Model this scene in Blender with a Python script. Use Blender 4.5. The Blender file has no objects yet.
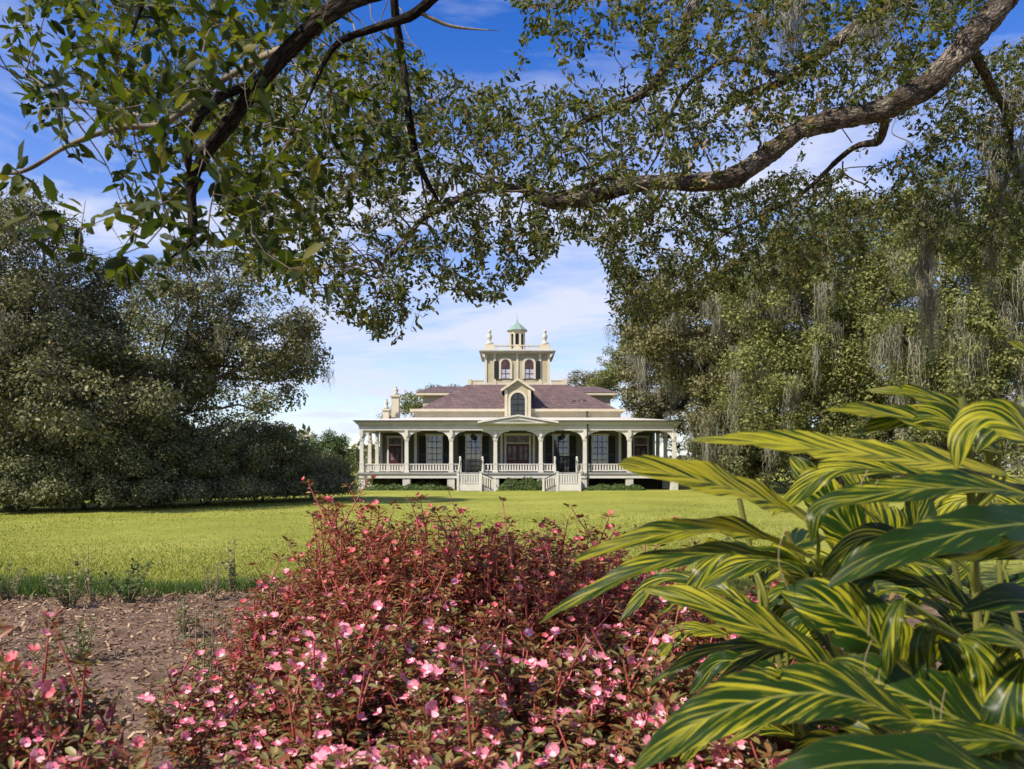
import bpy, bmesh, math, random
import numpy as np
from mathutils import Vector, Matrix, Euler

S = bpy.context.scene
C = S.collection
R = math.radians
PI = math.pi
rng = np.random.default_rng(11)
random.seed(11)

# ------------------------------------------------------------------ camera, sky, sun
EYE, FPX, HZ = 1.71, 770.0, 466.0
cam_d = bpy.data.cameras.new('camera')
cam = bpy.data.objects.new('camera', cam_d)
C.objects.link(cam)
cam.location = (0, 0, EYE)
cam.rotation_euler = (PI/2, 0, 0)
cam_d.sensor_width = 36
cam_d.lens = FPX/1024*36
cam_d.shift_y = (HZ-384.5)/1024
cam_d.clip_start = 0.05
cam_d.clip_end = 3000
cam_d.dof.use_dof = True
cam_d.dof.focus_distance = 6.5
cam_d.dof.aperture_fstop = 5.0
S.camera = cam

SUN = Vector((-0.56, -0.44, 0.70)).normalized()      # towards the sun
el = math.asin(SUN.z)
az = math.atan2(SUN.x, SUN.y)
w = bpy.data.worlds.new('World'); S.world = w; w.use_nodes = True
nt = w.node_tree; nt.nodes.clear()
def N(t, typ, **kw):
    n = t.nodes.new(typ)
    for k, v in kw.items():
        if k in n.inputs: n.inputs[k].default_value = v
        else: setattr(n, k, v)
    return n
def L(t, a, ao, b, bi): t.links.new(a.outputs[ao], b.inputs[bi])
def ramp(t, stops, interp='LINEAR'):
    n = t.nodes.new('ShaderNodeValToRGB'); r = n.color_ramp; r.interpolation = interp
    while len(r.elements) > 1: r.elements.remove(r.elements[-1])
    for i, (p, c) in enumerate(stops):
        e = r.elements[0] if i == 0 else r.elements.new(p)
        e.position = p
        e.color = (c, c, c, 1) if isinstance(c, (int, float)) else (*c, 1)
    return n
sky = N(nt, 'ShaderNodeTexSky', sky_type='NISHITA', sun_disc=False, sun_elevation=el, sun_rotation=az,
        altitude=0, air_density=1.0, dust_density=0.35, ozone_density=2.2)
hsv = N(nt, 'ShaderNodeHueSaturation', Saturation=1.4, Value=0.92, Hue=0.520)
L(nt, sky, 'Color', hsv, 'Color')
bg1 = N(nt, 'ShaderNodeBackground', Strength=0.15); L(nt, hsv, 'Color', bg1, 'Color')
bg2 = N(nt, 'ShaderNodeBackground', Strength=1.0); bg2.inputs[0].default_value = (0.53, 0.555, 0.67, 1)
tc = N(nt, 'ShaderNodeTexCoord')
sep = N(nt, 'ShaderNodeSeparateXYZ'); L(nt, tc, 'Generated', sep, 0)
zz = N(nt, 'ShaderNodeMath', operation='ADD'); L(nt, sep, 'Z', zz, 0); zz.inputs[1].default_value = 0.13
zm = N(nt, 'ShaderNodeMath', operation='MAXIMUM'); L(nt, zz, 0, zm, 0); zm.inputs[1].default_value = 0.05
dx = N(nt, 'ShaderNodeMath', operation='DIVIDE'); L(nt, sep, 'X', dx, 0); L(nt, zm, 0, dx, 1)
dy = N(nt, 'ShaderNodeMath', operation='DIVIDE'); L(nt, sep, 'Y', dy, 0); L(nt, zm, 0, dy, 1)
comb = N(nt, 'ShaderNodeCombineXYZ'); L(nt, dx, 0, comb, 0); L(nt, dy, 0, comb, 1)
mp = N(nt, 'ShaderNodeMapping'); mp.inputs['Scale'].default_value = (0.55, 0.95, 1)
mp.inputs['Location'].default_value = (3.1, 1.7, 0); mp.inputs['Rotation'].default_value = (0, 0, R(-12))
L(nt, comb, 0, mp, 0)
nz = N(nt, 'ShaderNodeTexNoise', Scale=1.5, Detail=9, Roughness=0.6, Distortion=0.6); L(nt, mp, 0, nz, 'Vector')
crp = ramp(nt, [(0.43, 0.0), (0.54, 0.42), (0.70, 1.0)]); L(nt, nz, 0, crp, 0)
# more thin cloud low over the horizon
hzr = ramp(nt, [(0.0, 0.40), (0.10, 0.46), (0.20, 0.42), (0.33, 0.10), (0.48, 0.0), (1.0, 0.0)]); L(nt, sep, 'Z', hzr, 0)
cad = N(nt, 'ShaderNodeMath', operation='ADD', use_clamp=True); L(nt, crp, 0, cad, 0); L(nt, hzr, 0, cad, 1)
cml = N(nt, 'ShaderNodeMath', operation='MULTIPLY'); L(nt, cad, 0, cml, 0); cml.inputs[1].default_value = 0.92
mx = N(nt, 'ShaderNodeMixShader'); L(nt, cml, 0, mx, 0); L(nt, bg1, 0, mx, 1); L(nt, bg2, 0, mx, 2)
wo = N(nt, 'ShaderNodeOutputWorld'); L(nt, mx, 0, wo, 0)

sd = bpy.data.lights.new('sun', 'SUN'); so = bpy.data.objects.new('sun', sd); C.objects.link(so)
sd.energy = 5.0; sd.angle = R(0.5); sd.color = (1.0, 0.92, 0.77)
so.rotation_euler = SUN.to_track_quat('Z', 'Y').to_euler()
so.location = (-30, -20, 40)

S.view_settings.view_transform = 'Standard'; S.view_settings.look = 'None'
S.view_settings.exposure = 0.6; S.view_settings.gamma = 1.0; S.view_settings.use_curve_mapping = False
S.render.engine = 'CYCLES'
cy = S.cycles
cy.use_denoising = True
try: cy.denoiser = 'OPENIMAGEDENOISE'
except Exception: pass
cy.max_bounces = 6; cy.diffuse_bounces = 3; cy.glossy_bounces = 2; cy.transmission_bounces = 4; cy.transparent_max_bounces = 6
cy.sample_clamp_indirect = 6

# ------------------------------------------------------------------ helpers
def P(px, py, Y):
    """a point seen in direction (px,py) at distance Y in front of the camera"""
    return np.array([(px-512)/FPX*Y, Y, EYE-(py-HZ)/FPX*Y])
def sstep(a, b, x):
    t = np.clip((x-a)/(b-a), 0, 1); return t*t*(3-2*t)
def gz(x, y):
    return 0.3*(1-sstep(7.5, 15, np.asarray(y, float)))

def tag(o, label=None, cat=None, group=None, kind=None):
    if label: o['label'] = label
    if cat: o['category'] = cat
    if group: o['group'] = group
    if kind: o['kind'] = kind
    return o
def empty(name, loc, label, cat, group=None):
    o = bpy.data.objects.new(name, None); C.objects.link(o); o.location = loc
    o.empty_display_size = 0.2
    return tag(o, label, cat, group)
def link(name, me, mat, parent=None, smooth=False):
    if mat is not None and not me.materials: me.materials.append(mat)
    if smooth: me.polygons.foreach_set('use_smooth', np.ones(len(me.polygons), bool))
    o = bpy.data.objects.new(name, me); C.objects.link(o)
    if parent is not None: o.parent = parent
    return o
def np_mesh(name, V, F, uv=None):
    """V (n,3); F (m,k) or list of such arrays"""
    Fs = F if isinstance(F, list) else [F]
    Fs = [np.asarray(f, np.int32) for f in Fs if len(f)]
    V = np.ascontiguousarray(V, np.float32)
    me = bpy.data.meshes.new(name)
    me.vertices.add(len(V)); me.vertices.foreach_set('co', V.ravel())
    lv = np.concatenate([f.ravel() for f in Fs])
    tot = np.concatenate([np.full(len(f), f.shape[1], np.int32) for f in Fs])
    st = np.concatenate([[0], np.cumsum(tot)[:-1]]).astype(np.int32)
    me.loops.add(len(lv)); me.loops.foreach_set('vertex_index', lv)
    me.polygons.add(len(tot)); me.polygons.foreach_set('loop_start', st)
    try: me.polygons.foreach_set('loop_total', tot)
    except Exception: pass
    if uv is not None:
        u = me.uv_layers.new(name='UVMap'); u.data.foreach_set('uv', np.ascontiguousarray(uv, np.float32)[lv].ravel())
    me.update(calc_edges=True); me.validate()
    return me
def local(V, parent):
    return V-np.array(parent.location, float)

class MB:
    """collects boxes, prisms and lathes for one mesh"""
    def __init__(s): s.v = []; s.f = []
    def add(s, vs, fs):
        b = len(s.v); s.v += [tuple(v) for v in vs]; s.f += [tuple(i+b for i in f) for f in fs]; return s
    def box(s, x0, x1, y0, y1, z0, z1):
        return s.add([(x0,y0,z0),(x1,y0,z0),(x1,y1,z0),(x0,y1,z0),(x0,y0,z1),(x1,y0,z1),(x1,y1,z1),(x0,y1,z1)],
                     [(3,2,1,0),(4,5,6,7),(0,1,5,4),(1,2,6,5),(2,3,7,6),(3,0,4,7)])
    def taper(s, x, y, z0, z1, w0, w1, d0=None, d1=None):
        d0 = w0 if d0 is None else d0; d1 = w1 if d1 is None else d1
        a, b, c, d = w0/2, w1/2, d0/2, d1/2
        return s.add([(x-a,y-c,z0),(x+a,y-c,z0),(x+a,y+c,z0),(x-a,y+c,z0),(x-b,y-d,z1),(x+b,y-d,z1),(x+b,y+d,z1),(x-b,y+d,z1)],
                     [(3,2,1,0),(4,5,6,7),(0,1,5,4),(1,2,6,5),(2,3,7,6),(3,0,4,7)])
    def prism(s, pts, y0, y1):
        """outline in x,z extruded in y (counter-clockwise seen from -y)"""
        n = len(pts)
        vs = [(p[0], y0, p[1]) for p in pts]+[(p[0], y1, p[1]) for p in pts]
        fs = [tuple(range(n)), tuple(range(2*n-1, n-1, -1))]+[(i, i+n, (i+1) % n+n, (i+1) % n) for i in range(n)]
        return s.add(vs, fs)
    def ring(s, outer, inner, y0, y1):
        """flat band between two open outlines of equal length (x,z)"""
        n = len(outer)
        vs = [(p[0], y0, p[1]) for p in outer]+[(p[0], y0, p[1]) for p in inner]+[(p[0], y1, p[1]) for p in outer]+[(p[0], y1, p[1]) for p in inner]
        fs = []
        for i in range(n-1):
            fs += [(i, i+1, n+i+1, n+i), (2*n+i, 3*n+i, 3*n+i+1, 2*n+i+1), (i, 2*n+i, 2*n+i+1, i+1), (n+i, n+i+1, 3*n+i+1, 3*n+i)]
        fs += [(0, n, 3*n, 2*n), (n-1, 3*n-1, 4*n-1, 2*n-1)]
        return s.add(vs, fs)
    def lathe(s, x, y, prof, k=12):
        vs = []; fs = []
        for r, z in prof:
            for i in range(k):
                a = 2*PI*i/k; vs.append((x+r*math.cos(a), y+r*math.sin(a), z))
        m = len(prof)
        for j in range(m-1):
            for i in range(k):
                fs.append((j*k+i, j*k+(i+1) % k, (j+1)*k+(i+1) % k, (j+1)*k+i))
        fs.append(tuple(range(k-1, -1, -1))); fs.append(tuple((m-1)*k+i for i in range(k)))
        return s.add(vs, fs)
    def bar(s, a, b, r, k=6):
        a = Vector(a); b = Vector(b); d = (b-a).normalized(); u = d.orthogonal().normalized(); v = d.cross(u)
        vs = [p+u*math.cos(2*PI*i/k)*r+v*math.sin(2*PI*i/k)*r for p in (a, b) for i in range(k)]
        fs = [(i, (i+1) % k, k+(i+1) % k, k+i) for i in range(k)]+[tuple(range(k-1, -1, -1)), tuple(range(k, 2*k))]
        return s.add(vs, fs)
    def build(s, name, mat, parent=None, bevel=0, smooth=False):
        me = bpy.data.meshes.new(name); me.from_pydata(s.v, [], s.f); me.update()
        bm = bmesh.new(); bm.from_mesh(me); bmesh.ops.recalc_face_normals(bm, faces=bm.faces); bm.to_mesh(me); bm.free()
        o = link(name, me, mat, parent, smooth)
        if bevel:
            m = o.modifiers.new('bevel', 'BEVEL'); m.width = bevel; m.segments = 2; m.limit_method = 'ANGLE'
        return o

# ------------------------------------------------------------------ materials
def newmat(name):
    m = bpy.data.materials.new(name); m.use_nodes = True; t = m.node_tree; t.nodes.clear()
    out = N(t, 'ShaderNodeOutputMaterial'); b = N(t, 'ShaderNodeBsdfPrincipled'); L(t, b, 0, out, 0)
    return m, t, b, out
def leafmat(name, stops, transl=0.30, rough=0.45, tmul=(1.5, 1.6, 0.6), clump=0.0, cscale=0.5, spec=0.4):
    m, t, b, out = newmat(name)
    geo = N(t, 'ShaderNodeNewGeometry')
    rp = ramp(t, stops)
    if clump:
        tcx = N(t, 'ShaderNodeTexCoord'); nn = N(t, 'ShaderNodeTexNoise', Scale=cscale, Detail=2); L(t, tcx, 'Object', nn, 'Vector')
        m1 = N(t, 'ShaderNodeMath', operation='MULTIPLY_ADD'); L(t, nn, 0, m1, 0); m1.inputs[1].default_value = clump*2; m1.inputs[2].default_value = -clump
        ad = N(t, 'ShaderNodeMath', operation='ADD', use_clamp=True); L(t, geo, 'Random Per Island', ad, 0); L(t, m1, 0, ad, 1)
        L(t, ad, 0, rp, 0)
    else: L(t, geo, 'Random Per Island', rp, 0)
    L(t, rp, 0, b, 'Base Color'); b.inputs['Roughness'].default_value = rough
    b.inputs['Specular IOR Level'].default_value = spec
    tr = N(t, 'ShaderNodeBsdfTranslucent')
    mu = N(t, 'ShaderNodeMix', data_type='RGBA', blend_type='MULTIPLY'); mu.inputs[0].default_value = 1
    L(t, rp, 0, mu, 6); mu.inputs[7].default_value = (*tmul, 1); L(t, mu, 2, tr, 0)
    ms = N(t, 'ShaderNodeMixShader'); ms.inputs[0].default_value = transl
    L(t, b, 0, ms, 1); L(t, tr, 0, ms, 2); L(t, ms, 0, out, 0)
    return m
def noisemat(name, c1, c2, scale=3, rough=0.7, bump=0.0, bscale=30, detail=5, spec=0.3, stretch=(1, 1, 1)):
    m, t, b, out = newmat(name)
    tcx = N(t, 'ShaderNodeTexCoord'); mpp = N(t, 'ShaderNodeMapping'); mpp.inputs['Scale'].default_value = stretch; L(t, tcx, 'Object', mpp, 0)
    nn = N(t, 'ShaderNodeTexNoise', Scale=scale, Detail=detail, Roughness=0.6); L(t, mpp, 0, nn, 'Vector')
    rp = ramp(t, [(0.3, c1), (0.7, c2)]); L(t, nn, 0, rp, 0); L(t, rp, 0, b, 'Base Color')
    b.inputs['Roughness'].default_value = rough; b.inputs['Specular IOR Level'].default_value = spec
    if bump:
        n2 = N(t, 'ShaderNodeTexNoise', Scale=bscale, Detail=6, Roughness=0.65); L(t, mpp, 0, n2, 'Vector')
        bp = N(t, 'ShaderNodeBump', Strength=bump, Distance=0.02); L(t, n2, 0, bp, 'Height'); L(t, bp, 0, b, 'Normal')
    return m
def barkmat(name, c1, c2, c3, scale=14):
    m, t, b, out = newmat(name)
    tcx = N(t, 'ShaderNodeTexCoord')
    vo = N(t, 'ShaderNodeTexVoronoi', Scale=scale*2.2, feature='DISTANCE_TO_EDGE')
    nn = N(t, 'ShaderNodeTexNoise', Scale=scale, Detail=6, Roughness=0.7, Distortion=0.5); L(t, tcx, 'Object', nn, 'Vector')
    va = N(t, 'ShaderNodeVectorMath', operation='MULTIPLY_ADD'); L(t, nn, 'Color', va, 0); va.inputs[1].default_value = (.12, .12, .12)
    L(t, tcx, 'Object', va, 2); L(t, va, 0, vo, 'Vector')
    n2 = N(t, 'ShaderNodeTexNoise', Scale=scale*0.35, Detail=3); L(t, tcx, 'Object', n2, 'Vector')
    mm = N(t, 'ShaderNodeMath', operation='MULTIPLY_ADD'); L(t, nn, 0, mm, 0); mm.inputs[1].default_value = 0.6; L(t, n2, 0, mm, 2)
    m3 = N(t, 'ShaderNodeMath', operation='MULTIPLY'); L(t, mm, 0, m3, 0); m3.inputs[1].default_value = 0.62
    rp = ramp(t, [(0.32, c1), (0.5, c2), (0.66, c3)]); L(t, m3, 0, rp, 0); L(t, rp, 0, b, 'Base Color')
    b.inputs['Roughness'].default_value = 0.9; b.inputs['Specular IOR Level'].default_value = 0.2
    pw = N(t, 'ShaderNodeMath', operation='POWER'); L(t, vo, 0, pw, 0); pw.inputs[1].default_value = 0.5
    ad = N(t, 'ShaderNodeMath', operation='ADD'); L(t, pw, 0, ad, 0); L(t, nn, 0, ad, 1)
    bp = N(t, 'ShaderNodeBump', Strength=1.0, Distance=0.035); L(t, ad, 0, bp, 'Height'); L(t, bp, 0, b, 'Normal')
    return m
def sidingmat(name, col, pitch=0.14):
    m, t, b, out = newmat(name)
    tcx = N(t, 'ShaderNodeTexCoord'); sp = N(t, 'ShaderNodeSeparateXYZ'); L(t, tcx, 'Object', sp, 0)
    d = N(t, 'ShaderNodeMath', operation='DIVIDE'); L(t, sp, 'Z', d, 0); d.inputs[1].default_value = pitch
    fr = N(t, 'ShaderNodeMath', operation='FRACT'); L(t, d, 0, fr, 0)
    inv = N(t, 'ShaderNodeMath', operation='SUBTRACT'); inv.inputs[0].default_value = 1; L(t, fr, 0, inv, 1)
    bp = N(t, 'ShaderNodeBump', Strength=0.8, Distance=0.03); L(t, inv, 0, bp, 'Height'); L(t, bp, 0, b, 'Normal')
    nn = N(t, 'ShaderNodeTexNoise', Scale=1.3, Detail=6, Roughness=0.7); L(t, tcx, 'Object', nn, 'Vector')
    a = [c*0.85 for c in col]; e = [min(1, c*1.1) for c in col]
    rp = ramp(t, [(0.3, a), (0.7, e)]); L(t, nn, 0, rp, 0); L(t, rp, 0, b, 'Base Color')
    b.inputs['Roughness'].default_value = 0.6
    return m
def shinglemat(name):
    m, t, b, out = newmat(name)
    tcx = N(t, 'ShaderNodeTexCoord'); sp = N(t, 'ShaderNodeSeparateXYZ'); L(t, tcx, 'Object', sp, 0)
    ad = N(t, 'ShaderNodeMath', operation='ADD'); L(t, sp, 'X', ad, 0); L(t, sp, 'Y', ad, 1)
    cb = N(t, 'ShaderNodeCombineXYZ'); L(t, ad, 0, cb, 0); L(t, sp, 'Z', cb, 1)
    br = N(t, 'ShaderNodeTexBrick', Scale=1.0); L(t, cb, 0, br, 'Vector')
    br.inputs['Brick Width'].default_value = 0.36; br.inputs['Row Height'].default_value = 0.17; br.inputs['Mortar Size'].default_value = 0.012
    br.inputs['Color1'].default_value = (0.095, 0.060, 0.058, 1); br.inputs['Color2'].default_value = (0.145, 0.094, 0.090, 1)
    br.inputs['Mortar'].default_value = (0.05, 0.03, 0.035, 1)
    nn = N(t, 'ShaderNodeTexNoise', Scale=0.9, Detail=6, Roughness=0.7); L(t, tcx, 'Object', nn, 'Vector')
    rp = ramp(t, [(0.3, (0.70, 0.70, 0.78)), (0.7, (1.25, 1.2, 1.15))]); L(t, nn, 0, rp, 0)
    mu = N(t, 'ShaderNodeMix', data_type='RGBA', blend_type='MULTIPLY'); mu.inputs[0].default_value = 1; L(t, br, 0, mu, 6); L(t, rp, 0, mu, 7)
    L(t, mu, 2, b, 'Base Color'); b.inputs['Roughness'].default_value = 0.75
    bp = N(t, 'ShaderNodeBump', Strength=0.6, Distance=0.02); L(t, br, 'Fac', bp, 'Height'); bp.invert = True; L(t, bp, 0, b, 'Normal')
    return m

def limbbark(name, c1, c2, c3):
    m, t, b, out = newmat(name)
    uv = N(t, 'ShaderNodeUVMap'); mp_ = N(t, 'ShaderNodeMapping'); mp_.inputs['Scale'].default_value = (9, 34, 1); L(t, uv, 0, mp_, 0)
    n1 = N(t, 'ShaderNodeTexNoise', Scale=1.0, Detail=7, Roughness=0.65, Distortion=0.9); L(t, mp_, 0, n1, 'Vector')
    mq = N(t, 'ShaderNodeMapping'); mq.inputs['Scale'].default_value = (16, 40, 1); L(t, uv, 0, mq, 0)
    vo = N(t, 'ShaderNodeTexVoronoi', Scale=1.0, feature='DISTANCE_TO_EDGE'); va = N(t, 'ShaderNodeVectorMath', operation='MULTIPLY_ADD'); L(t, n1, 'Color', va, 0); va.inputs[1].default_value = (1.1, 1.1, 0); L(t, mq, 0, va, 2); L(t, va, 0, vo, 'Vector')
    tcx = N(t, 'ShaderNodeTexCoord'); n2 = N(t, 'ShaderNodeTexNoise', Scale=4.5, Detail=4); L(t, tcx, 'Object', n2, 'Vector')
    a = N(t, 'ShaderNodeMath', operation='MULTIPLY_ADD'); L(t, n1, 0, a, 0); a.inputs[1].default_value = 0.75; L(t, n2, 0, a, 2)
    a2 = N(t, 'ShaderNodeMath', operation='MULTIPLY'); L(t, a, 0, a2, 0); a2.inputs[1].default_value = 0.57
    rp = ramp(t, [(0.36, c1), (0.5, c2), (0.64, c3)]); L(t, a2, 0, rp, 0)
    cr = ramp(t, [(0.0, (0.25, 0.22, 0.2)), (0.16, (1, 1, 1))]); L(t, vo, 0, cr, 0)
    mu = N(t, 'ShaderNodeMix', data_type='RGBA', blend_type='MULTIPLY'); mu.inputs[0].default_value = 1; L(t, rp, 0, mu, 6); L(t, cr, 0, mu, 7); L(t, mu, 2, b, 'Base Color')
    b.inputs['Roughness'].default_value = 0.95; b.inputs['Specular IOR Level'].default_value = 0.1
    mn = N(t, 'ShaderNodeMath', operation='MINIMUM'); L(t, vo, 0, mn, 0); mn.inputs[1].default_value = 0.3
    h = N(t, 'ShaderNodeMath', operation='MULTIPLY_ADD'); L(t, mn, 0, h, 0); h.inputs[1].default_value = 2.5; L(t, n1, 0, h, 2)
    bp = N(t, 'ShaderNodeBump', Strength=1.0, Distance=0.02); L(t, h, 0, bp, 'Height'); L(t, bp, 0, b, 'Normal')
    return m
M = {}
M['trim'] = noisemat('painted_trim', (0.50, 0.475, 0.425), (0.61, 0.58, 0.53), scale=1.6, rough=0.5)
M['cream'] = noisemat('cream_paint', (0.48, 0.42, 0.31), (0.57, 0.51, 0.39), scale=1.4, rough=0.55)
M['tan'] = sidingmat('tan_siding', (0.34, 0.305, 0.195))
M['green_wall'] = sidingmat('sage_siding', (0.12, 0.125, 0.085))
M['shutter'] = noisemat('black_shutter', (0.008, 0.009, 0.010), (0.016, 0.018, 0.02), scale=5, rough=0.45)
M['roof'] = shinglemat('purple_slate')
M['metalroof'] = noisemat('pale_metal_roof', (0.50, 0.46, 0.40), (0.60, 0.55, 0.49), scale=1.2, rough=0.5)
M['copper'] = noisemat('verdigris_copper', (0.16, 0.24, 0.21), (0.24, 0.33, 0.29), scale=4, rough=0.6)
M['door'] = noisemat('oxblood_door', (0.055, 0.017, 0.019), (0.085, 0.026, 0.028), scale=3, rough=0.4)
M['deck'] = noisemat('grey_deck', (0.22, 0.22, 0.21), (0.30, 0.30, 0.29), scale=2, rough=0.6, stretch=(8, 1, 1))
M['ceil'] = noisemat('porch_ceiling_paint', (0.26, 0.24, 0.13), (0.32, 0.30, 0.17), scale=2, rough=0.6)
M['brick'] = noisemat('pier_stucco', (0.42, 0.40, 0.35), (0.56, 0.54, 0.48), scale=4, rough=0.85, bump=0.3)
M['dark'] = noisemat('dark_gap', (0.02, 0.022, 0.018), (0.035, 0.035, 0.03), scale=2, rough=0.9)
M['iron'] = noisemat('black_iron', (0.012, 0.012, 0.013), (0.025, 0.025, 0.027), scale=8, rough=0.4)
M['stone'] = noisemat('weathered_stone', (0.34, 0.32, 0.28), (0.52, 0.49, 0.43), scale=5, rough=0.8, bump=0.2)
M['curtain'] = noisemat('lace_curtain', (0.03, 0.033, 0.036), (0.20, 0.20, 0.21), scale=3, rough=0.8, stretch=(6, 1, 0.4))
def glassmat(name, col, alpha):
    m, t, b, out = newmat(name)
    gl = N(t, 'ShaderNodeBsdfGlossy', Roughness=0.03); gl.inputs[0].default_value = (0.9, 0.92, 0.95, 1)
    tp = N(t, 'ShaderNodeBsdfTransparent'); tp.inputs[0].default_value = (*col, 1)
    ms = N(t, 'ShaderNodeMixShader'); ms.inputs[0].default_value = alpha; L(t, tp, 0, ms, 1); L(t, gl, 0, ms, 2); L(t, ms, 0, out, 0)
    return m
M['glass'] = glassmat('window_glass', (0.75, 0.8, 0.85), 0.09)

BARK = barkmat('oak_bark', (0.030, 0.022, 0.017), (0.125, 0.098, 0.076), (0.29, 0.245, 0.19))
BARKD = barkmat('dark_bark', (0.012, 0.009, 0.007), (0.035, 0.026, 0.018), (0.085, 0.068, 0.05), scale=26)
BARKF = barkmat('far_bark', (0.03, 0.024, 0.018), (0.085, 0.068, 0.052), (0.17, 0.145, 0.115), scale=5)
TWIG = noisemat('twig_bark', (0.10, 0.08, 0.06), (0.27, 0.23, 0.17), scale=9, rough=0.9, bump=0.4, bscale=60)
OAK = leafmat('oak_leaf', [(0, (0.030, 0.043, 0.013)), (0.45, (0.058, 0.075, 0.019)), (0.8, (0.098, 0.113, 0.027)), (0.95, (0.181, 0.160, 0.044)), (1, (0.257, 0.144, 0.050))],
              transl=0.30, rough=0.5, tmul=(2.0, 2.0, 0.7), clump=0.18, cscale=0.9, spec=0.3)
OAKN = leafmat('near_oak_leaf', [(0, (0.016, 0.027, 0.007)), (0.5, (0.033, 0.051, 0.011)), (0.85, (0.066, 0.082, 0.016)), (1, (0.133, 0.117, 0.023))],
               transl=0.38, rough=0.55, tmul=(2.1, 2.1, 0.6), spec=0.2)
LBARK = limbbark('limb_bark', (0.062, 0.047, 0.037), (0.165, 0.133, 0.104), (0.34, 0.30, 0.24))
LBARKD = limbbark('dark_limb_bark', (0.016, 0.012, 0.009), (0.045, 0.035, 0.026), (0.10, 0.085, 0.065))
FARL = leafmat('far_leaf_left', [(0, (0.061, 0.067, 0.034)), (0.5, (0.115, 0.118, 0.058)), (0.85, (0.196, 0.186, 0.096)), (1, (0.284, 0.243, 0.138))], transl=0.18, rough=0.6, tmul=(1.4, 1.5, .7), clump=0.35, cscale=0.35, spec=.25)
FARR = leafmat('far_leaf_right', [(0, (0.066, 0.077, 0.023)), (0.45, (0.138, 0.152, 0.044)), (0.85, (0.215, 0.226, 0.071)), (1, (0.298, 0.272, 0.114))], transl=0.22, rough=0.6, tmul=(1.4, 1.5, .7), clump=0.4, cscale=0.30, spec=.25)
DRYL = leafmat('far_leaf_olive', [(0, (0.058, 0.060, 0.025)), (0.45, (0.125, 0.125, 0.050)), (0.85, (0.209, 0.193, 0.085)), (1, (0.282, 0.242, 0.129))], transl=0.2, rough=0.6, tmul=(1.4, 1.4, .7), clump=0.4, cscale=0.30, spec=.25)
BUSH = leafmat('bush_leaf', [(0, (0.067, 0.080, 0.040)), (0.5, (0.126, 0.138, 0.065)), (1, (0.274, 0.259, 0.126))], transl=0.15, rough=0.6, clump=0.3, cscale=0.6, spec=.25)
GREENB = leafmat('bright_shrub_leaf', [(0, (0.03, 0.055, 0.012)), (0.5, (0.06, 0.10, 0.02)), (1, (0.12, 0.17, 0.04))], transl=0.2, rough=0.55, clump=0.25, cscale=0.8)
MOSS = leafmat('spanish_moss', [(0, (0.16, 0.15, 0.115)), (0.5, (0.28, 0.265, 0.205)), (1, (0.40, 0.38, 0.30))], transl=0.3, rough=0.9, tmul=(1, 1, 0.9), spec=.1)
IMPL = leafmat('bronze_leaf', [(0, (0.114, 0.029, 0.018)), (0.18, (0.188, 0.051, 0.023)), (0.36, (0.209, 0.106, 0.043)), (0.6, (0.188, 0.157, 0.052)), (0.85, (0.146, 0.161, 0.055)), (1, (0.418, 0.322, 0.160))], transl=0.25, rough=0.40, tmul=(1.4, 1.2, .6), clump=0.2, cscale=2.0, spec=.25)
IMPR = leafmat('red_bronze_leaf', [(0, (0.107, 0.027, 0.016)), (0.3, (0.204, 0.050, 0.026)), (0.6, (0.223, 0.101, 0.040)), (0.85, (0.204, 0.166, 0.054)), (1, (0.389, 0.216, 0.115))], transl=0.25, rough=0.4, tmul=(1.5, 1.0, .6), clump=0.2, cscale=2.0, spec=.22)
STEMR = noisemat('red_stem', (0.24, 0.045, 0.040), (0.42, 0.11, 0.09), scale=12, rough=0.5)
PETAL = leafmat('pink_petal', [(0, (0.62, 0.070, 0.140)), (0.45, (0.78, 0.150, 0.250)), (0.8, (0.86, 0.300, 0.400)), (1, (0.90, 0.60, 0.66))], transl=0.3, rough=0.55, tmul=(1.1, .9, .9), spec=.2)
PETALR = leafmat('coral_petal', [(0, (0.50, 0.050, 0.065)), (0.5, (0.64, 0.110, 0.130)), (1, (0.80, 0.270, 0.290))], transl=0.3, rough=0.55, tmul=(1.1, .9, .9), spec=.2)
GRASS = leafmat('lawn_blade', [(0, (0.138, 0.167, 0.025)), (0.5, (0.267, 0.284, 0.048)), (0.85, (0.361, 0.360, 0.093)), (1, (0.413, 0.387, 0.153))], transl=0.3, rough=0.6, tmul=(1.2, 1.2, .6), spec=.2)
GRASSD = leafmat('shaded_tall_grass_blade', [(0, (0.04, 0.085, 0.020)), (0.5, (0.075, 0.14, 0.032)), (0.85, (0.14, 0.19, 0.05)), (1, (0.28, 0.25, 0.10))], transl=0.3, rough=0.5, tmul=(1.2, 1.3, .6), spec=.3)  # darker green than the lawn blades, shade along the edge painted in
CHIP = leafmat('wood_chip', [(0, (0.060, 0.036, 0.022)), (0.35, (0.16, 0.098, 0.060)), (0.75, (0.28, 0.185, 0.115)), (0.94, (0.40, 0.29, 0.18)), (1, (0.50, 0.39, 0.25))], transl=0.0, rough=0.85, spec=.15)
WEEDL = leafmat('weed_leaf', [(0, (0.078, 0.085, 0.039)), (0.5, (0.156, 0.169, 0.078)), (1, (0.286, 0.260, 0.143))], transl=0.3, rough=0.6)
DRYST = noisemat('dry_stalk', (0.16, 0.11, 0.07), (0.30, 0.22, 0.15), scale=20, rough=0.9)

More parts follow.
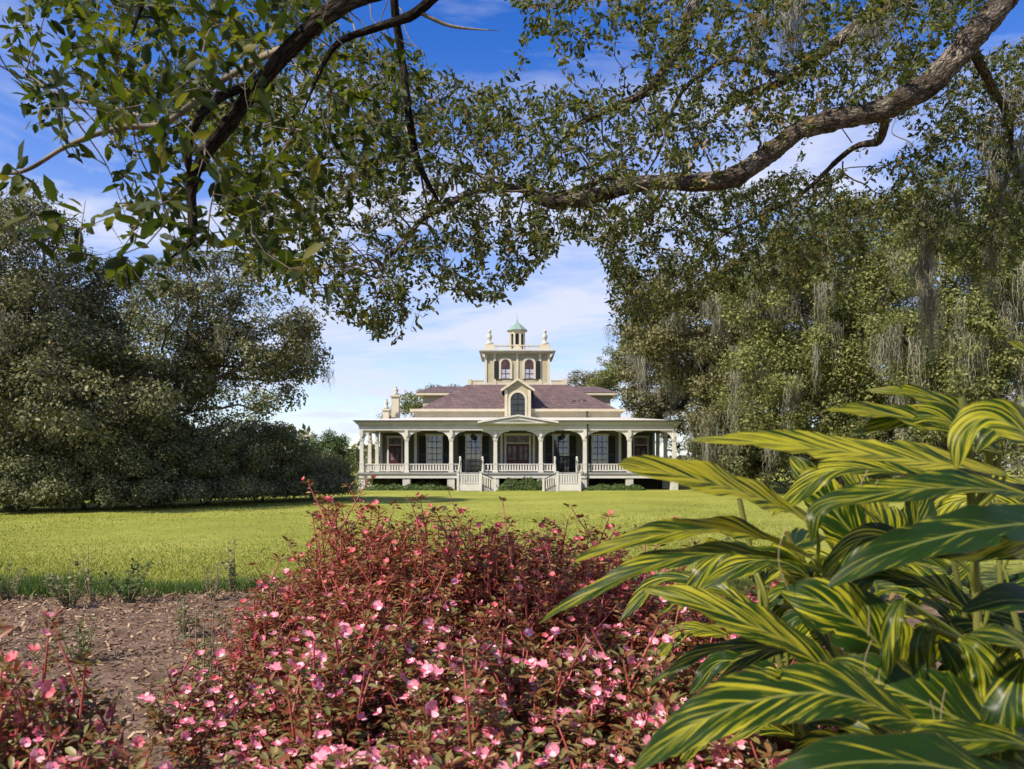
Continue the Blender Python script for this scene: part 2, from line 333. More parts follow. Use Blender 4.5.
# ------------------------------------------------------------------ ground
def warp_axis(a, b, n0, far, n1):
    core = np.linspace(a, b, n0)
    hi = b+np.geomspace((b-a)/n0, far-b, n1); lo = a-np.geomspace((b-a)/n0, far+a, n1)[::-1]
    return np.concatenate([lo, core, hi])
xs = warp_axis(-30, 30, 140, 900, 40); ys = warp_axis(-8, 60, 180, 900, 40)
X, Yg = np.meshgrid(xs, ys)
Z = gz(X, Yg)+0.03*np.sin(X*0.31+1)*np.sin(Yg*0.23)*sstep(12, 20, Yg)*(1-sstep(42, 52, Yg))
nx, ny = len(xs), len(ys)
I = np.arange(nx*ny).reshape(ny, nx)
F = np.stack([I[:-1, :-1].ravel(), I[:-1, 1:].ravel(), I[1:, 1:].ravel(), I[1:, :-1].ravel()], 1)
m, t, b, out = newmat('lawn_turf')
tcx = N(t, 'ShaderNodeTexCoord')
n1 = N(t, 'ShaderNodeTexNoise', Scale=0.22, Detail=4, Roughness=0.6); L(t, tcx, 'Object', n1, 'Vector')
n2 = N(t, 'ShaderNodeTexNoise', Scale=2.6, Detail=8, Roughness=0.75); L(t, tcx, 'Object', n2, 'Vector')
mpn = N(t, 'ShaderNodeMapping'); mpn.inputs['Scale'].default_value = (1, 0.35, 1); L(t, tcx, 'Object', mpn, 0)
n3 = N(t, 'ShaderNodeTexNoise', Scale=26, Detail=5, Roughness=0.8); L(t, mpn, 0, n3, 'Vector')
a1 = N(t, 'ShaderNodeMath', operation='MULTIPLY_ADD'); L(t, n2, 0, a1, 0); a1.inputs[1].default_value = 0.9; L(t, n1, 0, a1, 2)
a2 = N(t, 'ShaderNodeMath', operation='MULTIPLY_ADD'); L(t, n3, 0, a2, 0); a2.inputs[1].default_value = 0.9; L(t, a1, 0, a2, 2)
a3 = N(t, 'ShaderNodeMath', operation='MULTIPLY'); L(t, a2, 0, a3, 0); a3.inputs[1].default_value = 0.357
rp = ramp(t, [(0.36, (0.135, 0.155, 0.024)), (0.5, (0.265, 0.275, 0.046)), (0.64, (0.40, 0.375, 0.10))]); L(t, a3, 0, rp, 0); L(t, rp, 0, b, 'Base Color')
b.inputs['Roughness'].default_value = 0.9; b.inputs['Specular IOR Level'].default_value = 0.1
bp = N(t, 'ShaderNodeBump', Strength=0.9, Distance=0.05); L(t, n3, 0, bp, 'Height'); L(t, bp, 0, b, 'Normal')
tag(link('lawn', np_mesh('lawn', np.stack([X.ravel(), Yg.ravel(), Z.ravel()], 1), F), m, None, True), 'mown yellow-green lawn running up to the house', 'lawn', kind='structure')

def bed_edge(x): return 8.5+0.16*np.sin(x*1.7)+0.10*np.sin(x*4.1+1)-0.02*x
xs = np.linspace(-16, 9, 190); tt = np.linspace(0, 1, 120)
X, T = np.meshgrid(xs, tt); E = bed_edge(X); Yg = -5+(E+5)*T
def vnoise(x, y, s):
    return (np.sin(x*s*1.3+2*np.sin(y*s*0.7))+np.sin(y*s*1.7+1.6*np.sin(x*s*0.9+1))+np.sin((x+y)*s*2.3)*0.5)/2.5
Z = gz(X, Yg)+0.012+0.02*vnoise(X, Yg, 2.2)*np.clip((1-T)*12, 0, 1)+0.022*np.clip((1-T)*20, 0, 1)
I = np.arange(X.size).reshape(X.shape)
F = np.stack([I[:-1, :-1].ravel(), I[:-1, 1:].ravel(), I[1:, 1:].ravel(), I[1:, :-1].ravel()], 1)
MUL = noisemat('mulch_soil', (0.10, 0.062, 0.042), (0.25, 0.168, 0.122), scale=7, rough=0.95, bump=1.0, bscale=45, spec=.1)
tag(link('mulch_bed', np_mesh('mulch_bed', np.stack([X.ravel(), Yg.ravel(), Z.ravel()], 1), F), MUL, None, True), 'brown wood mulch flower bed in front of the lawn', 'flower bed', kind='structure')

def unit(v): return v/np.maximum(np.linalg.norm(v, axis=-1, keepdims=True), 1e-9)
def leaves(Pp, D, Nn, Ln, Wd, tmpl='oak'):
    """many leaves as one mesh: base, direction, normal, length, width"""
    D = unit(D); Sd = unit(np.cross(Nn, D)); Nn = np.cross(D, Sd)
    if tmpl == 'quad':
        T = np.array([(0, 0, 0), (.5, .5, .12), (1, 0, 0), (.5, -.5, .12)]); Fq = [np.array([[0, 3, 2, 1]])]
    elif tmpl == 'chip':
        T = np.array([(0, -.5, 0), (0, .5, 0), (1, .45, 0), (1, -.4, 0)]); Fq = [np.array([[0, 3, 2, 1]])]
    elif tmpl == 'blade':
        T = np.array([(0, -.5, 0), (0, .5, 0), (.6, .3, .35), (.6, -.3, .35), (1, 0, 1.1)]); Fq = [np.array([[0, 3, 2, 1]]), np.array([[3, 4, 2]])]
    else:
        T = np.array([(0, 0, 0), (.28, .42, .16), (.68, .45, .14), (1, 0, -.10), (.68, -.45, .14), (.28, -.42, .16), (.5, 0, 0.02)])
        Fq = [np.array([[0, 6, 2, 1], [6, 3, 2, 2], [0, 5, 4, 6], [6, 4, 3, 3]])]
        Fq = [np.array([[0, 6, 2, 1], [0, 5, 4, 6]]), np.array([[6, 3, 2], [6, 4, 3]])]
    n, k = len(Pp), len(T)
    Ln = np.broadcast_to(np.asarray(Ln, float), (n,)); Wd = np.broadcast_to(np.asarray(Wd, float), (n,))
    V = Pp[:, None, :]+T[None, :, 0:1]*(Ln[:, None, None]*D[:, None, :])+T[None, :, 1:2]*(Wd[:, None, None]*Sd[:, None, :])+T[None, :, 2:3]*(Wd[:, None, None]*Nn[:, None, :])
    off = (np.arange(n)*k)[:, None, None]
    return V.reshape(-1, 3), [(f[None]+off).reshape(-1, f.shape[1]) for f in Fq]
def rdir(n, up=0.0, flat=1.0):
    v = rng.normal(size=(n, 3)); v[:, 2] = v[:, 2]*flat+up
    return unit(v)

# mulch chips lying on the bed
n = 42000
x = rng.uniform(-8.5, 2.5, n); y = 2.0+(bed_edge(x)-2.05)*rng.power(1.5, n)
z = gz(x, y)+0.012+0.02*vnoise(x, y, 2.2)+0.026+rng.uniform(0, .012, n)
Nn = unit(rng.normal(size=(n, 3))*[.45, .45, .3]+[0, 0, 1]); D = rng.normal(size=(n, 3)); D -= Nn*(D*Nn).sum(1)[:, None]
V, F = leaves(np.stack([x, y, z], 1), D, Nn, rng.gamma(2, .013, n)+.008, rng.uniform(.006, .022, n), 'chip')
tag(link('wood_mulch', np_mesh('wood_mulch', V, F), CHIP), 'brown chipped bark mulch strewn over the bed', 'mulch', kind='stuff')

# short lawn grass near the bed, thinning out with distance
n = 120000
y = 8.2+rng.power(1.0, n)*0+rng.exponential(6.5, n); x = rng.uniform(-.80, .35, n)*(y+1)
k = (y > bed_edge(x)-0.03) & (y < 40); x, y = x[k], y[k]; n = len(x)
D = unit(rng.normal(size=(n, 3))*[.55, .55, .1]+[0, 0, 1]); Nn = rdir(n, 0, .2)
V, F = leaves(np.stack([x, y, gz(x, y)-.004], 1), D, Nn, rng.uniform(.025, .06, n)*(1+y*.012), .006+.0012*y*.55, 'blade')
tag(link('lawn_grass', np_mesh('lawn_grass', V, F), GRASS), 'short sunlit grass blades of the mown lawn', 'grass', kind='stuff')
# taller grass left growing along the edge of the bed
n = 17000
x = rng.uniform(-7.0, -2.0, n); dens = 0.5+0.5*vnoise(x, x*0+2, 2.3)
k = rng.uniform(0, 1, n) < dens*1.1+.06; x = x[k]; n = len(x)
y = bed_edge(x)+rng.normal(0, .20, n)+.10+.10*np.sin(x*3.3)
h = rng.uniform(.06, .25, n)*(0.65+.6*(0.5+0.5*vnoise(x, x*0+5, 1.9)))
D = unit(rng.normal(size=(n, 3))*[.4, .4, .1]+[0, -.1, 1]); Nn = rdir(n, 0, .2)
V, F = leaves(np.stack([x, y, gz(x, y)+.0], 1), D, Nn, h, rng.uniform(.008, .014, n), 'blade')
tag(link('tall_grass', np_mesh('tall_grass', V, F), GRASSD), 'longer dark green grass along the mulch edge', 'grass', kind='stuff')

n = 900
x = rng.uniform(-14, 10, n); y = rng.uniform(9, 34, n)
Nn = unit(rng.normal(size=(n, 3))*[.4, .4, .3]+[0, 0, 1]); D = rng.normal(size=(n, 3)); D -= Nn*(D*Nn).sum(1)[:, None]
V, F = leaves(np.stack([x, y, gz(x, y)+.035], 1), D, Nn, rng.uniform(.05, .10, n), .035, 'quad')
tag(link('fallen_leaf_litter', np_mesh('fallen_leaf_litter', V, F), DRYL), 'scattered brown fallen oak leaves on the lawn', 'leaf litter', kind='stuff')

# ------------------------------------------------------------------ the house
HX, HY = 0.43, 55.0
house = empty('plantation_house', (HX, HY, 0), 'cream Victorian house with columned porch, purple slate roof and square tower', 'house')
FL = 1.25
def part(name, mb, mat, parent=house, bevel=0, smooth=False): return mb.build(name, M[mat] if isinstance(mat, str) else mat, parent, bevel, smooth)
colx = [-11.15, -7.95, -4.77, -1.62, 1.62, 4.77, 7.95, 11.15]
# deck, under-floor and walls
part('porch_floor', MB().box(-11.5, 11.5, -.30, 6.5, FL-.12, FL), 'deck')
mb = MB().box(-11.42, 11.42, -.22, -.10, .84, FL-.124); mb.box(-11.42, -11.30, -.098, 6.4, .84, FL-.124); mb.box(11.30, 11.42, -.098, 6.4, .84, FL-.124)
part('deck_skirt', mb, 'trim')
mb = MB().box(-11.1, 11.1, 3.0, 3.1, 0, .84)
part('foundation', mb, 'dark')
for x_ in colx:
    part('pier', MB().box(x_-.27, x_+.27, -.16, .38, -.1, .838), 'brick', bevel=.02)
for x_ in (-11.15, 11.15):
    for y_ in (3.1, 6.1): part('pier', MB().box(x_-.27, x_+.27, y_-.2, y_+.27, -.1, .838), 'brick')
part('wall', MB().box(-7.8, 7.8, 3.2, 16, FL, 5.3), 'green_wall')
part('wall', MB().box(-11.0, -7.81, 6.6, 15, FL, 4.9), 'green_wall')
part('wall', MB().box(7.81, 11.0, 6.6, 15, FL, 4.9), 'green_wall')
for sx in (-1, 1):
    part('corner_board', MB().box(sx*7.72-.1, sx*7.72+.1, 3.14, 3.197, FL, 4.3), 'trim')
    part('corner_board', MB().box(sx*10.9-.1, sx*10.9+.1, 6.54, 6.597, FL, 4.3), 'trim')
# ceiling, beam, cornice, porch roof
part('porch_ceiling', MB().box(-11.4, 11.4, -.08, 6.6, 4.36, 4.42), 'ceil')
mb = MB().box(-11.33, 11.33, -.16, .16, 4.25, 4.60)
mb.box(-11.33, -11.03, .163, 6.5, 4.25, 4.60).box(11.03, 11.33, .163, 6.5, 4.25, 4.60)
mb.box(-11.37, 11.37, -.20, .12, 4.50, 4.56)
part('porch_beam', mb, 'trim')
mb = MB()
for (e, z0, z1) in ((.22, 4.604, 4.70), (.32, 4.70, 4.80), (.42, 4.80, 4.93)):
    mb.box(-11.3-e+.1, 11.3+e-.1, -e, 6.7, z0, z1-.002)
part('cornice', mb, 'trim')
mb = MB(); e = .46
mb.add([(-11.66, -e, 4.932), (11.66, -e, 4.932), (11.66, 6.8, 4.932), (-11.66, 6.8, 4.932), (-8.0, 2.9, 5.36), (8.0, 2.9, 5.36), (8.0, 6.8, 5.36), (-8.0, 6.8, 5.36)],
       [(0, 1, 5, 4), (1, 2, 6, 5), (2, 3, 7, 6), (3, 0, 4, 7), (4, 5, 6, 7), (3, 2, 1, 0)])
part('porch_roof', mb, 'metalroof')
part('gutter', MB().box(-11.70, -2.4, -e-.05, -e-.003, 4.88, 4.95), 'dark'); part('gutter', MB().box(2.4, 11.70, -e-.05, -e-.003, 4.88, 4.95), 'dark')
# columns with arched brackets
def bracket_pts(s, r=.98, h=.70):
    pts = [(s*.10, 4.25), (s*r, 4.25), (s*r, 4.16)]
    for i in range(0, 9):
        a = PI/2*i/8
        pts.append((s*(r-.06-(r-.22)*math.sin(a)), 4.16-(h-.05)*(1-math.cos(a))))
    pts.append((s*.10, 4.19-h))
    return pts
def column(x_, y_, sides):
    mb = MB()
    mb.box(x_-.19, x_+.19, y_-.19, y_+.19, FL, FL+.14)
    mb.taper(x_, y_, FL+.14, FL+.62, .30, .30).box(x_-.17, x_+.17, y_-.17, y_+.17, FL+.62, FL+.67)
    mb.taper(x_, y_, FL+.67, 3.52, .27, .25)
    mb.box(x_-.16, x_+.16, y_-.16, y_+.16, 3.52, 3.59).box(x_-.175, x_+.175, y_-.175, y_+.175, 3.59, 3.65)
    mb.taper(x_, y_, 3.65, 4.25, .24, .24)
    c = part('column', mb, 'trim')
    for s in sides:
        b_ = MB(); b_.prism([(x_+p, q) for p, q in bracket_pts(s)], y_-.055, y_+.055)
        bo = b_.build('bracket', M['trim'], c)
    bb = MB().prism([(x_-.10, 4.24), (x_-.13, 3.95), (x_-.05, 3.75), (x_+.05, 3.75), (x_+.13, 3.95), (x_+.10, 4.24)], y_-.24, y_-.123)
    bb.build('corbel', M['trim'], c)
for i, x_ in enumerate(colx): column(x_, 0, ([] if i == 0 else [-1])+([] if i == 7 else [1]))
for x_ in (-11.15, 11.15):
    column(x_, 3.1, []); column(x_, 6.2, [])
# railings (one per bay; openings for the two stairs)
def railing(x0, x1, y_, rail='trim'):
    mb = MB().box(x0, x1, y_-.05, y_+.05, FL+.09, FL+.16).box(x0, x1, y_-.065, y_+.065, FL+.56, FL+.62)
    n_ = max(1, int((x1-x0)/.19))
    for k in range(n_):
        c = x0+(k+.5)*(x1-x0)/n_
        mb.box(c-.056, c+.056, y_-.03, y_+.03, FL+.16, FL+.56)
    part('railing', mb, rail)
ST = [(-4.10, -2.55, 1), (2.55+.10, 4.10+.08, -1)]       # landing x range, side on which the flight runs down
railing(-10.98, -8.12, 0); railing(-7.78, -4.94, 0)
railing(-4.60, -4.12, 0); railing(-2.52, -1.79, 0); railing(-1.45, 1.45, 0); railing(1.79, 2.60, 0); railing(4.22, 4.62, 0)
railing(4.94, 7.78, 0); railing(8.12, 10.98, 0)
for sx in (-11.15, 11.15):
    mb = MB().box(sx-.05, sx+.05, .2, 2.9, FL+.09, FL+.16).box(sx-.065, sx+.065, .2, 2.9, FL+.56, FL+.62)
    for k in range(14): mb.box(sx-.03, sx+.03, .3+k*.19, .39+k*.19, FL+.16, FL+.56)
    part('railing', mb, 'trim')
# pediment over the middle bay
mb = MB().prism([(-2.55, 4.72), (0.0, 4.72), (2.55, 4.72), (0, 5.19)], -.70, 0.6)
pd = part('pediment', mb, 'trim')
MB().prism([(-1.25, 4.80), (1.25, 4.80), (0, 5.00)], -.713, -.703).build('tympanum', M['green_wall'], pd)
mb = MB()
for s in (-1, 1):
    q = [(s*2.85, 4.735), (0, 5.215), (0, 5.335), (s*2.85, 4.865)]
    mb.prism(q if s > 0 else q[::-1], -.80, .9)
mb.build('raking_cornice', M['trim'], pd)
# windows and doors on the porch
def window(x_, y_, z0, z1, wd, parent=house, shutters=True, lantern=False):
    fr = MB()
    fr.box(x_-wd/2-.10, x_-wd/2, y_-.09, y_-.002, z0, z1).box(x_+wd/2, x_+wd/2+.10, y_-.09, y_-.002, z0, z1)
    fr.box(x_-wd/2-.16, x_+wd/2+.16, y_-.11, y_-.002, z1+.002, z1+.16)
    wn = fr.build('window', M['trim'], parent)
    MB().box(x_-wd/2, x_+wd/2, y_-.012, y_-.004, z0, z1).build('curtain', M['curtain'], wn)
    MB().box(x_-wd/2+.003, x_+wd/2-.003, y_-.045, y_-.038, z0, z1).build('pane', M['glass'], wn)
    mu = MB()
    for i in (1, 2): mu.box(x_-wd/2+wd*i/3-.022, x_-wd/2+wd*i/3+.022, y_-.072, y_-.048, z0, z1)
    for i in range(0, 6): mu.box(x_-wd/2, x_+wd/2, y_-.070, y_-.050, z0+(z1-z0)*i/6-.02, z0+(z1-z0)*i/6+.03)
    mu.build('muntin', M['shutter'], wn)
    if shutters:
        for s in (-1, 1):
            sb = MB(); cx = x_+s*(wd/2+.115+.27)
            sb.box(cx-.26, cx-.20, y_-.07, y_-.02, z0, z1).box(cx+.20, cx+.26, y_-.07, y_-.02, z0, z1)
            sb.box(cx-.198, cx+.198, y_-.068, y_-.022, z1-.1, z1).box(cx-.198, cx+.198, y_-.068, y_-.022, z0, z0+.14).box(cx-.198, cx+.198, y_-.068, y_-.022, (z0+z1)/2-.05, (z0+z1)/2+.05)
            for k in range(22):
                zz_ = z0+.14+(z1-z0-.24)*(k+.5)/22
                if abs(zz_-(z0+z1)/2) > .06: sb.add([(cx-.198, y_-.06, zz_-.05), (cx+.198, y_-.06, zz_-.05), (cx+.198, y_-.03, zz_+.04), (cx-.198, y_-.03, zz_+.04)], [(0, 1, 2, 3)])
            sb.build('shutter', M['shutter'], parent)
window(-6.29, 3.2, FL+.02, 3.98, 1.05); window(-3.33, 3.2, FL+.02, 3.98, 1.05)
window(3.25, 3.2, FL+.02, 3.98, 1.05); window(6.20, 3.2, FL+.02, 3.98, 1.05)
def door(x_, y_, wd, z1, leafs, side):
    dr = MB()
    for k in range(leafs):
        a = x_-wd/2+wd*k/leafs; b_ = a+wd/leafs
        zt = z1-.62
        dr.box(a+.01, b_-.01, y_-.055, y_-.01, FL+.01, zt)
        ww = (b_-a)
        for (u0, u1) in ((.14, .44), (.56, .86)):
            dr.box(a+ww*u0, a+ww*u1, y_-.075, y_-.057, FL+.2, FL+.75)
    d = dr.build('door', M['door'], house)
    g_ = MB()
    for k in range(leafs):
        a = x_-wd/2+wd*k/leafs; ww = wd/leafs
        for (u0, u1) in (((.16, .42), (.58, .84))): g_.box(a+ww*u0, a+ww*u1, y_-.066, y_-.058, FL+.95, z1-.80)
    g_.box(x_-wd/2+.04, x_+wd/2-.04, y_-.05, y_-.04, z1-.50, z1-.04)
    g_.build('glass_panel', noisemat('door_glass', (0.05, 0.025, 0.03), (0.22, 0.20, 0.22), scale=2.5, rough=.12), d)
    fr = MB().box(x_-wd/2-.14, x_-wd/2, y_-.10, y_-.002, FL, z1).box(x_+wd/2, x_+wd/2+.14, y_-.10, y_-.002, FL, z1)
    fr.box(x_-wd/2-.2, x_+wd/2+.2, y_-.12, y_-.002, z1+.002, z1+.18).box(x_-wd/2, x_+wd/2, y_-.09, y_-.002, z1-.60, z1-.52)
    if side:
        for s in (-1, 1): fr.box(x_+s*(wd/2+.36)-.09, x_+s*(wd/2+.36)+.09, y_-.13, y_-.002, FL, z1+.12)
    fr.build('frame', M['trim'], d)
    MB().lathe(x_+(.06 if leafs > 1 else wd*.38), y_-.09, [(.005, FL+.98), (.035, FL+1.0), (.035, FL+1.04), (.005, FL+1.06)], 8).build('handle', M['iron'], d)
door(0.0, 3.2, 1.72, 4.0, 2, True); door(-9.78, 6.6, 1.0, 3.95, 1, False); door(9.86, 6.6, 1.0, 3.95, 1, False)
part('downspout', MB().box(4.90, 4.99, -.30, -.205, .2, 4.70), 'dark')
# main entablature and hip roof
mb = MB().box(-7.75, 7.75, 2.95, 15, 5.30, 5.70)
mb.box(-7.9, 7.9, 2.80, 15, 5.70, 5.80).box(-8.06, 8.06, 2.64, 15.2, 5.802, 5.99)
part('entablature', mb, 'cream')
mb = MB().add([(-7.45, 2.90, 5.992), (7.45, 2.90, 5.992), (7.45, 14, 5.992), (-7.45, 14, 5.992), (-4.05, 6.3, 8.18), (4.05, 6.3, 8.18), (4.05, 10.6, 8.18), (-4.05, 10.6, 8.18)],
              [(0, 1, 5, 4), (1, 2, 6, 5), (2, 3, 7, 6), (3, 0, 4, 7), (4, 5, 6, 7), (3, 2, 1, 0)])
part('roof', mb, 'roof')
for k, (x0, z0, dx_) in enumerate(((4.15, 6.62, .35), (4.62, 6.70, .20), (5.0, 6.66, .28))):
    y0 = 2.90+(z0-5.992)/(8.18-5.992)*3.4
    mb = MB().add([(x0, y0-.012, z0+.006), (x0+dx_, y0-.012, z0+.006), (x0+dx_*.9, y0+.15, z0+.13), (x0+.05, y0+.15, z0+.13)], [(0, 1, 2, 3)])
    part('slate_patch', mb, 'dark')
part('vent_pipe', MB().lathe(5.2, 2.7, [(.05, 5.2), (.05, 5.75), (.08, 5.75), (.08, 5.82)], 8), 'dark')
# roof deck balustrade round the tower
for (x0, x1) in ((-3.85, -2.7), (2.7, 3.85)):
    mb = MB().box(x0, x1, 6.45, 6.60, 8.19, 8.50).box(x0-.04, x1+.04, 6.42, 6.63, 8.502, 8.58)
    xe = -3.8 if x0 < 0 else 3.8; mb.box(xe-.15, xe+.15, 6.39, 6.66, 8.184, 8.66)
    part('roof_parapet', mb, 'cream')
# rear wings with their own roofs
for s in (-1, 1):
    a, b_ = sorted((s*3.2, s*8.3)); part('wall', MB().box(a, b_, 13.2, 22, 4.9, 7.95), 'tan')
    a, b_ = sorted((s*3.2, s*8.85)); part('cornice', MB().box(a, b_, 12.75, 22, 7.952, 8.20), 'cream')
    a, b_ = s*8.9, s*3.2
    mb = MB().add([(b_, 12.7, 8.202), (a, 12.7, 8.202), (a, 22, 8.202), (b_, 22, 8.202), (b_, 15.0, 8.95), (s*7.2, 15.0, 8.95), (s*7.2, 20, 8.95), (b_, 20, 8.95)],
                  [(0, 1, 5, 4), (1, 2, 6, 5), (2, 3, 7, 6), (4, 5, 6, 7), (3, 0, 4, 7)])
    part('roof', mb, 'roof')
# dormer
def arch(cx, hw, z0, zs, n_=10, ez=1.0):
    pts = [(cx+hw, z0), (cx+hw, zs)]
    for i in range(1, n_): a = PI*i/n_; pts.append((cx+hw*math.cos(a), zs+hw*ez*math.sin(a)))
    return pts+[(cx-hw, zs), (cx-hw, z0)]
mb = MB().prism([(-.97, 5.25), (.97, 5.25), (.97, 7.42), (0, 8.08), (-.97, 7.42)], 2.45, 6.2)
dm = part('dormer', mb, 'tan')
mb = MB()
for s in (-1, 1): mb.box(s*.87-.11, s*.87+.11, 2.38, 2.448, 5.3, 7.40)
mb.ring(arch(0, .72, 5.42, 6.65), arch(0, .54, 5.42, 6.65), 2.36, 2.447)
for s in (-1, 1):
    q = [(s*1.26, 7.24), (0, 8.09), (0, 8.27), (s*1.26, 7.42)]
    mb.prism(q if s > 0 else q[::-1], 2.20, 2.446)
mb.build('trim', M['cream'], dm)
mb = MB()
for s in (-1, 1):
    q = [(s*1.22, 7.30), (0, 8.125), (0, 8.235), (s*1.22, 7.41)]
    mb.prism(q if s > 0 else q[::-1], 2.449, 6.4)
mb.build('roof', M['roof'], dm)
MB().prism(arch(0, .54, 5.42, 6.65), 2.40, 2.444).build('pane', noisemat('dark_pane', (0.02, 0.024, 0.026), (0.05, 0.06, 0.065), scale=2, rough=.15), dm)
mb = MB().box(-.02, .02, 2.375, 2.398, 5.42, 7.15)
for zb in (5.85, 6.3, 6.7): mb.box(-.53, .53, 2.378, 2.397, zb-.015, zb+.015)
mb.build('muntin', M['shutter'], dm)
# tower
TY = 7.0
tw = part('tower', MB().box(-2.60, 2.60, TY, TY+5.2, 8.185, 10.76), 'tan')
mb = MB()
for x_ in (-2.53, -1.83, 0.0, 1.83, 2.53): mb.box(x_-.09, x_+.09, TY-.07, TY-.002, 8.19, 10.755)
mb.box(-2.62, 2.62, TY-.10, TY-.071, 8.19, 8.42)
for x_ in (-1.83, 1.83): mb.box(x_-.15, x_+.15, TY-.14, TY-.101, 8.19, 8.58)
mb.build('pilaster', M['cream'], tw)
mb = MB().box(-2.72, 2.72, TY-.12, TY+5.3, 10.762, 10.84).box(-3.02, 3.02, TY-.42, TY+5.6, 10.842, 10.93).box(-3.08, 3.08, TY-.48, TY+5.66, 10.932, 11.03)
mb.build('cornice', M['trim'], tw)
mb = MB()
for s in (-1, 1):
    q = [(s*2.61, 10.75), (s*2.98, 10.83), (s*2.61, 10.35)]
    mb.prism(q if s < 0 else q[::-1], TY-.3, TY-.05)
mb.build('cornice_bracket', M['trim'], tw)
mb = MB().box(-2.62, 2.62, TY-.02, TY+.14, 11.033, 11.10).box(-2.62, 2.62, TY-.04, TY+.16, 11.38, 11.46)
for k in range(22): mb.box(-2.1+k*.2-.045, -2.1+k*.2+.045, TY+.02, TY+.10, 11.10, 11.38)
mb.box(-2.62, -2.48, TY+.161, TY+5, 11.033, 11.42).box(2.48, 2.62, TY+.161, TY+5, 11.033, 11.42)
for x_ in (-2.22, 2.22): mb.box(x_-.38, x_+.38, TY-.06, TY+.6, 11.034, 11.52)
mb.box(-.16, .16, TY-.055, TY+.2, 11.035, 11.49)
mb.build('parapet', M['cream'], tw)
for x_ in (-2.25, 2.22):
    MB().lathe(x_, TY+.25, [(.34, 11.52), (.34, 11.60), (.24, 11.68), (.15, 11.80), (.10, 11.88), (.19, 12.02), (.21, 12.16), (.14, 12.34), (.09, 12.42), (.15, 12.50), (.15, 12.62), (.10, 12.68), (.03, 12.74)], 12).build('urn', M['stone'], tw, smooth=True)
for s in (-1, 1):
    cx = s*.95
    mb = MB().ring(arch(cx, .54, 8.72, 9.93), arch(cx, .36, 8.72, 9.93), TY-.09, TY-.003)
    wn = mb.build('window', M['cream'], tw)
    MB().prism(arch(cx, .36, 8.72, 9.93), TY-.03, TY-.006).build('pane', noisemat('tower_glass', (0.26, 0.27, 0.33), (0.46, 0.47, 0.54), scale=1.5, rough=.1), wn)  # pale base colour paints a white reflection into the glass
    mb = MB().box(cx-.018, cx+.018, TY-.06, TY-.033, 8.72, 10.28)
    for zb in (8.74, 9.15, 9.55): mb.box(cx-.35, cx+.35, TY-.058, TY-.034, zb-.02, zb+.02)
    MB().prism(arch(cx, .352, 9.58, 9.93), TY-.07, TY-.061).build('fanlight', noisemat('fanlight_glass', (0.035, 0.018, 0.018), (0.09, 0.05, 0.05), scale=3, rough=.2), wn)
    mb.build('muntin', M['door'], wn)
    sx = cx+s*.72
    MB().box(sx-.20, sx+.18, TY-.11, TY-.075, 8.74, 10.15).build('shutter', M['shutter'], tw)
# cupola on the tower
cu = MB()
kk = 8
def octo(r, a0=PI/8): return [(r*math.cos(a0+2*PI*i/8), r*math.sin(a0+2*PI*i/8)) for i in range(8)]
cyy = TY+2.6
for (px_, py_) in octo(.62): cu.box(px_-.085, px_+.085, cyy+py_-.085, cyy+py_+.085, 11.04, 12.72)
def octlathe(mb, prof):
    vs = []; fs = []
    for r, z in prof:
        for (a, b_) in octo(r): vs.append((a, cyy+b_, z))
    for j in range(len(prof)-1):
        for i in range(8): fs.append((j*8+i, j*8+(i+1) % 8, (j+1)*8+(i+1) % 8, (j+1)*8+i))
    fs.append(tuple(range(7, -1, -1))); fs.append(tuple((len(prof)-1)*8+i for i in range(8)))
    return mb.add(vs, fs)
octlathe(cu, [(.70, 11.04), (.70, 11.45)]); octlathe(cu, [(.69, 12.72), (.74, 12.95), (.80, 12.96), (.80, 13.02)])
co = cu.build('cupola', M['cream'], tw)
octlathe(MB(), [(.56, 11.45), (.56, 12.72)]).build('louver', M['shutter'], tw)
octlathe(MB(), [(.92, 13.023), (.90, 13.07), (.50, 13.42), (.12, 13.72), (.03, 13.80)]).build('cupola_roof', M['copper'], tw)
MB().lathe(0, cyy, [(.03, 13.80), (.06, 13.88), (.02, 13.94), (.012, 14.5)], 8).build('finial', M['copper'], tw)
# chimneys on the left side
def chimney(x_, y_, w_, z1, zf):
    mb = MB().box(x_-w_/2, x_+w_/2, y_-w_/2, y_+w_/2, 4.8, z1).box(x_-w_*.68, x_+w_*.68, y_-w_*.68, y_+w_*.68, z1+.002, z1+.14).box(x_-w_*.58, x_+w_*.58, y_-w_*.58, y_+w_*.58, 5.3, 5.5)
    c = mb.build('chimney', M['cream'], house, .015)
    MB().lathe(x_, y_, [(w_*.45, z1+.142), (w_*.5, z1+.25), (w_*.22, z1+.34), (w_*.38, z1+.55), (w_*.30, zf-.25), (w_*.14, zf-.18), (w_*.2, zf-.1), (.03, zf)], 10).build('chimney_pot', M['stone'], c, smooth=True)
chimney(-9.95, 8.0, .62, 7.35, 8.25); chimney(-10.55, 7.0, .48, 6.15, 7.15)
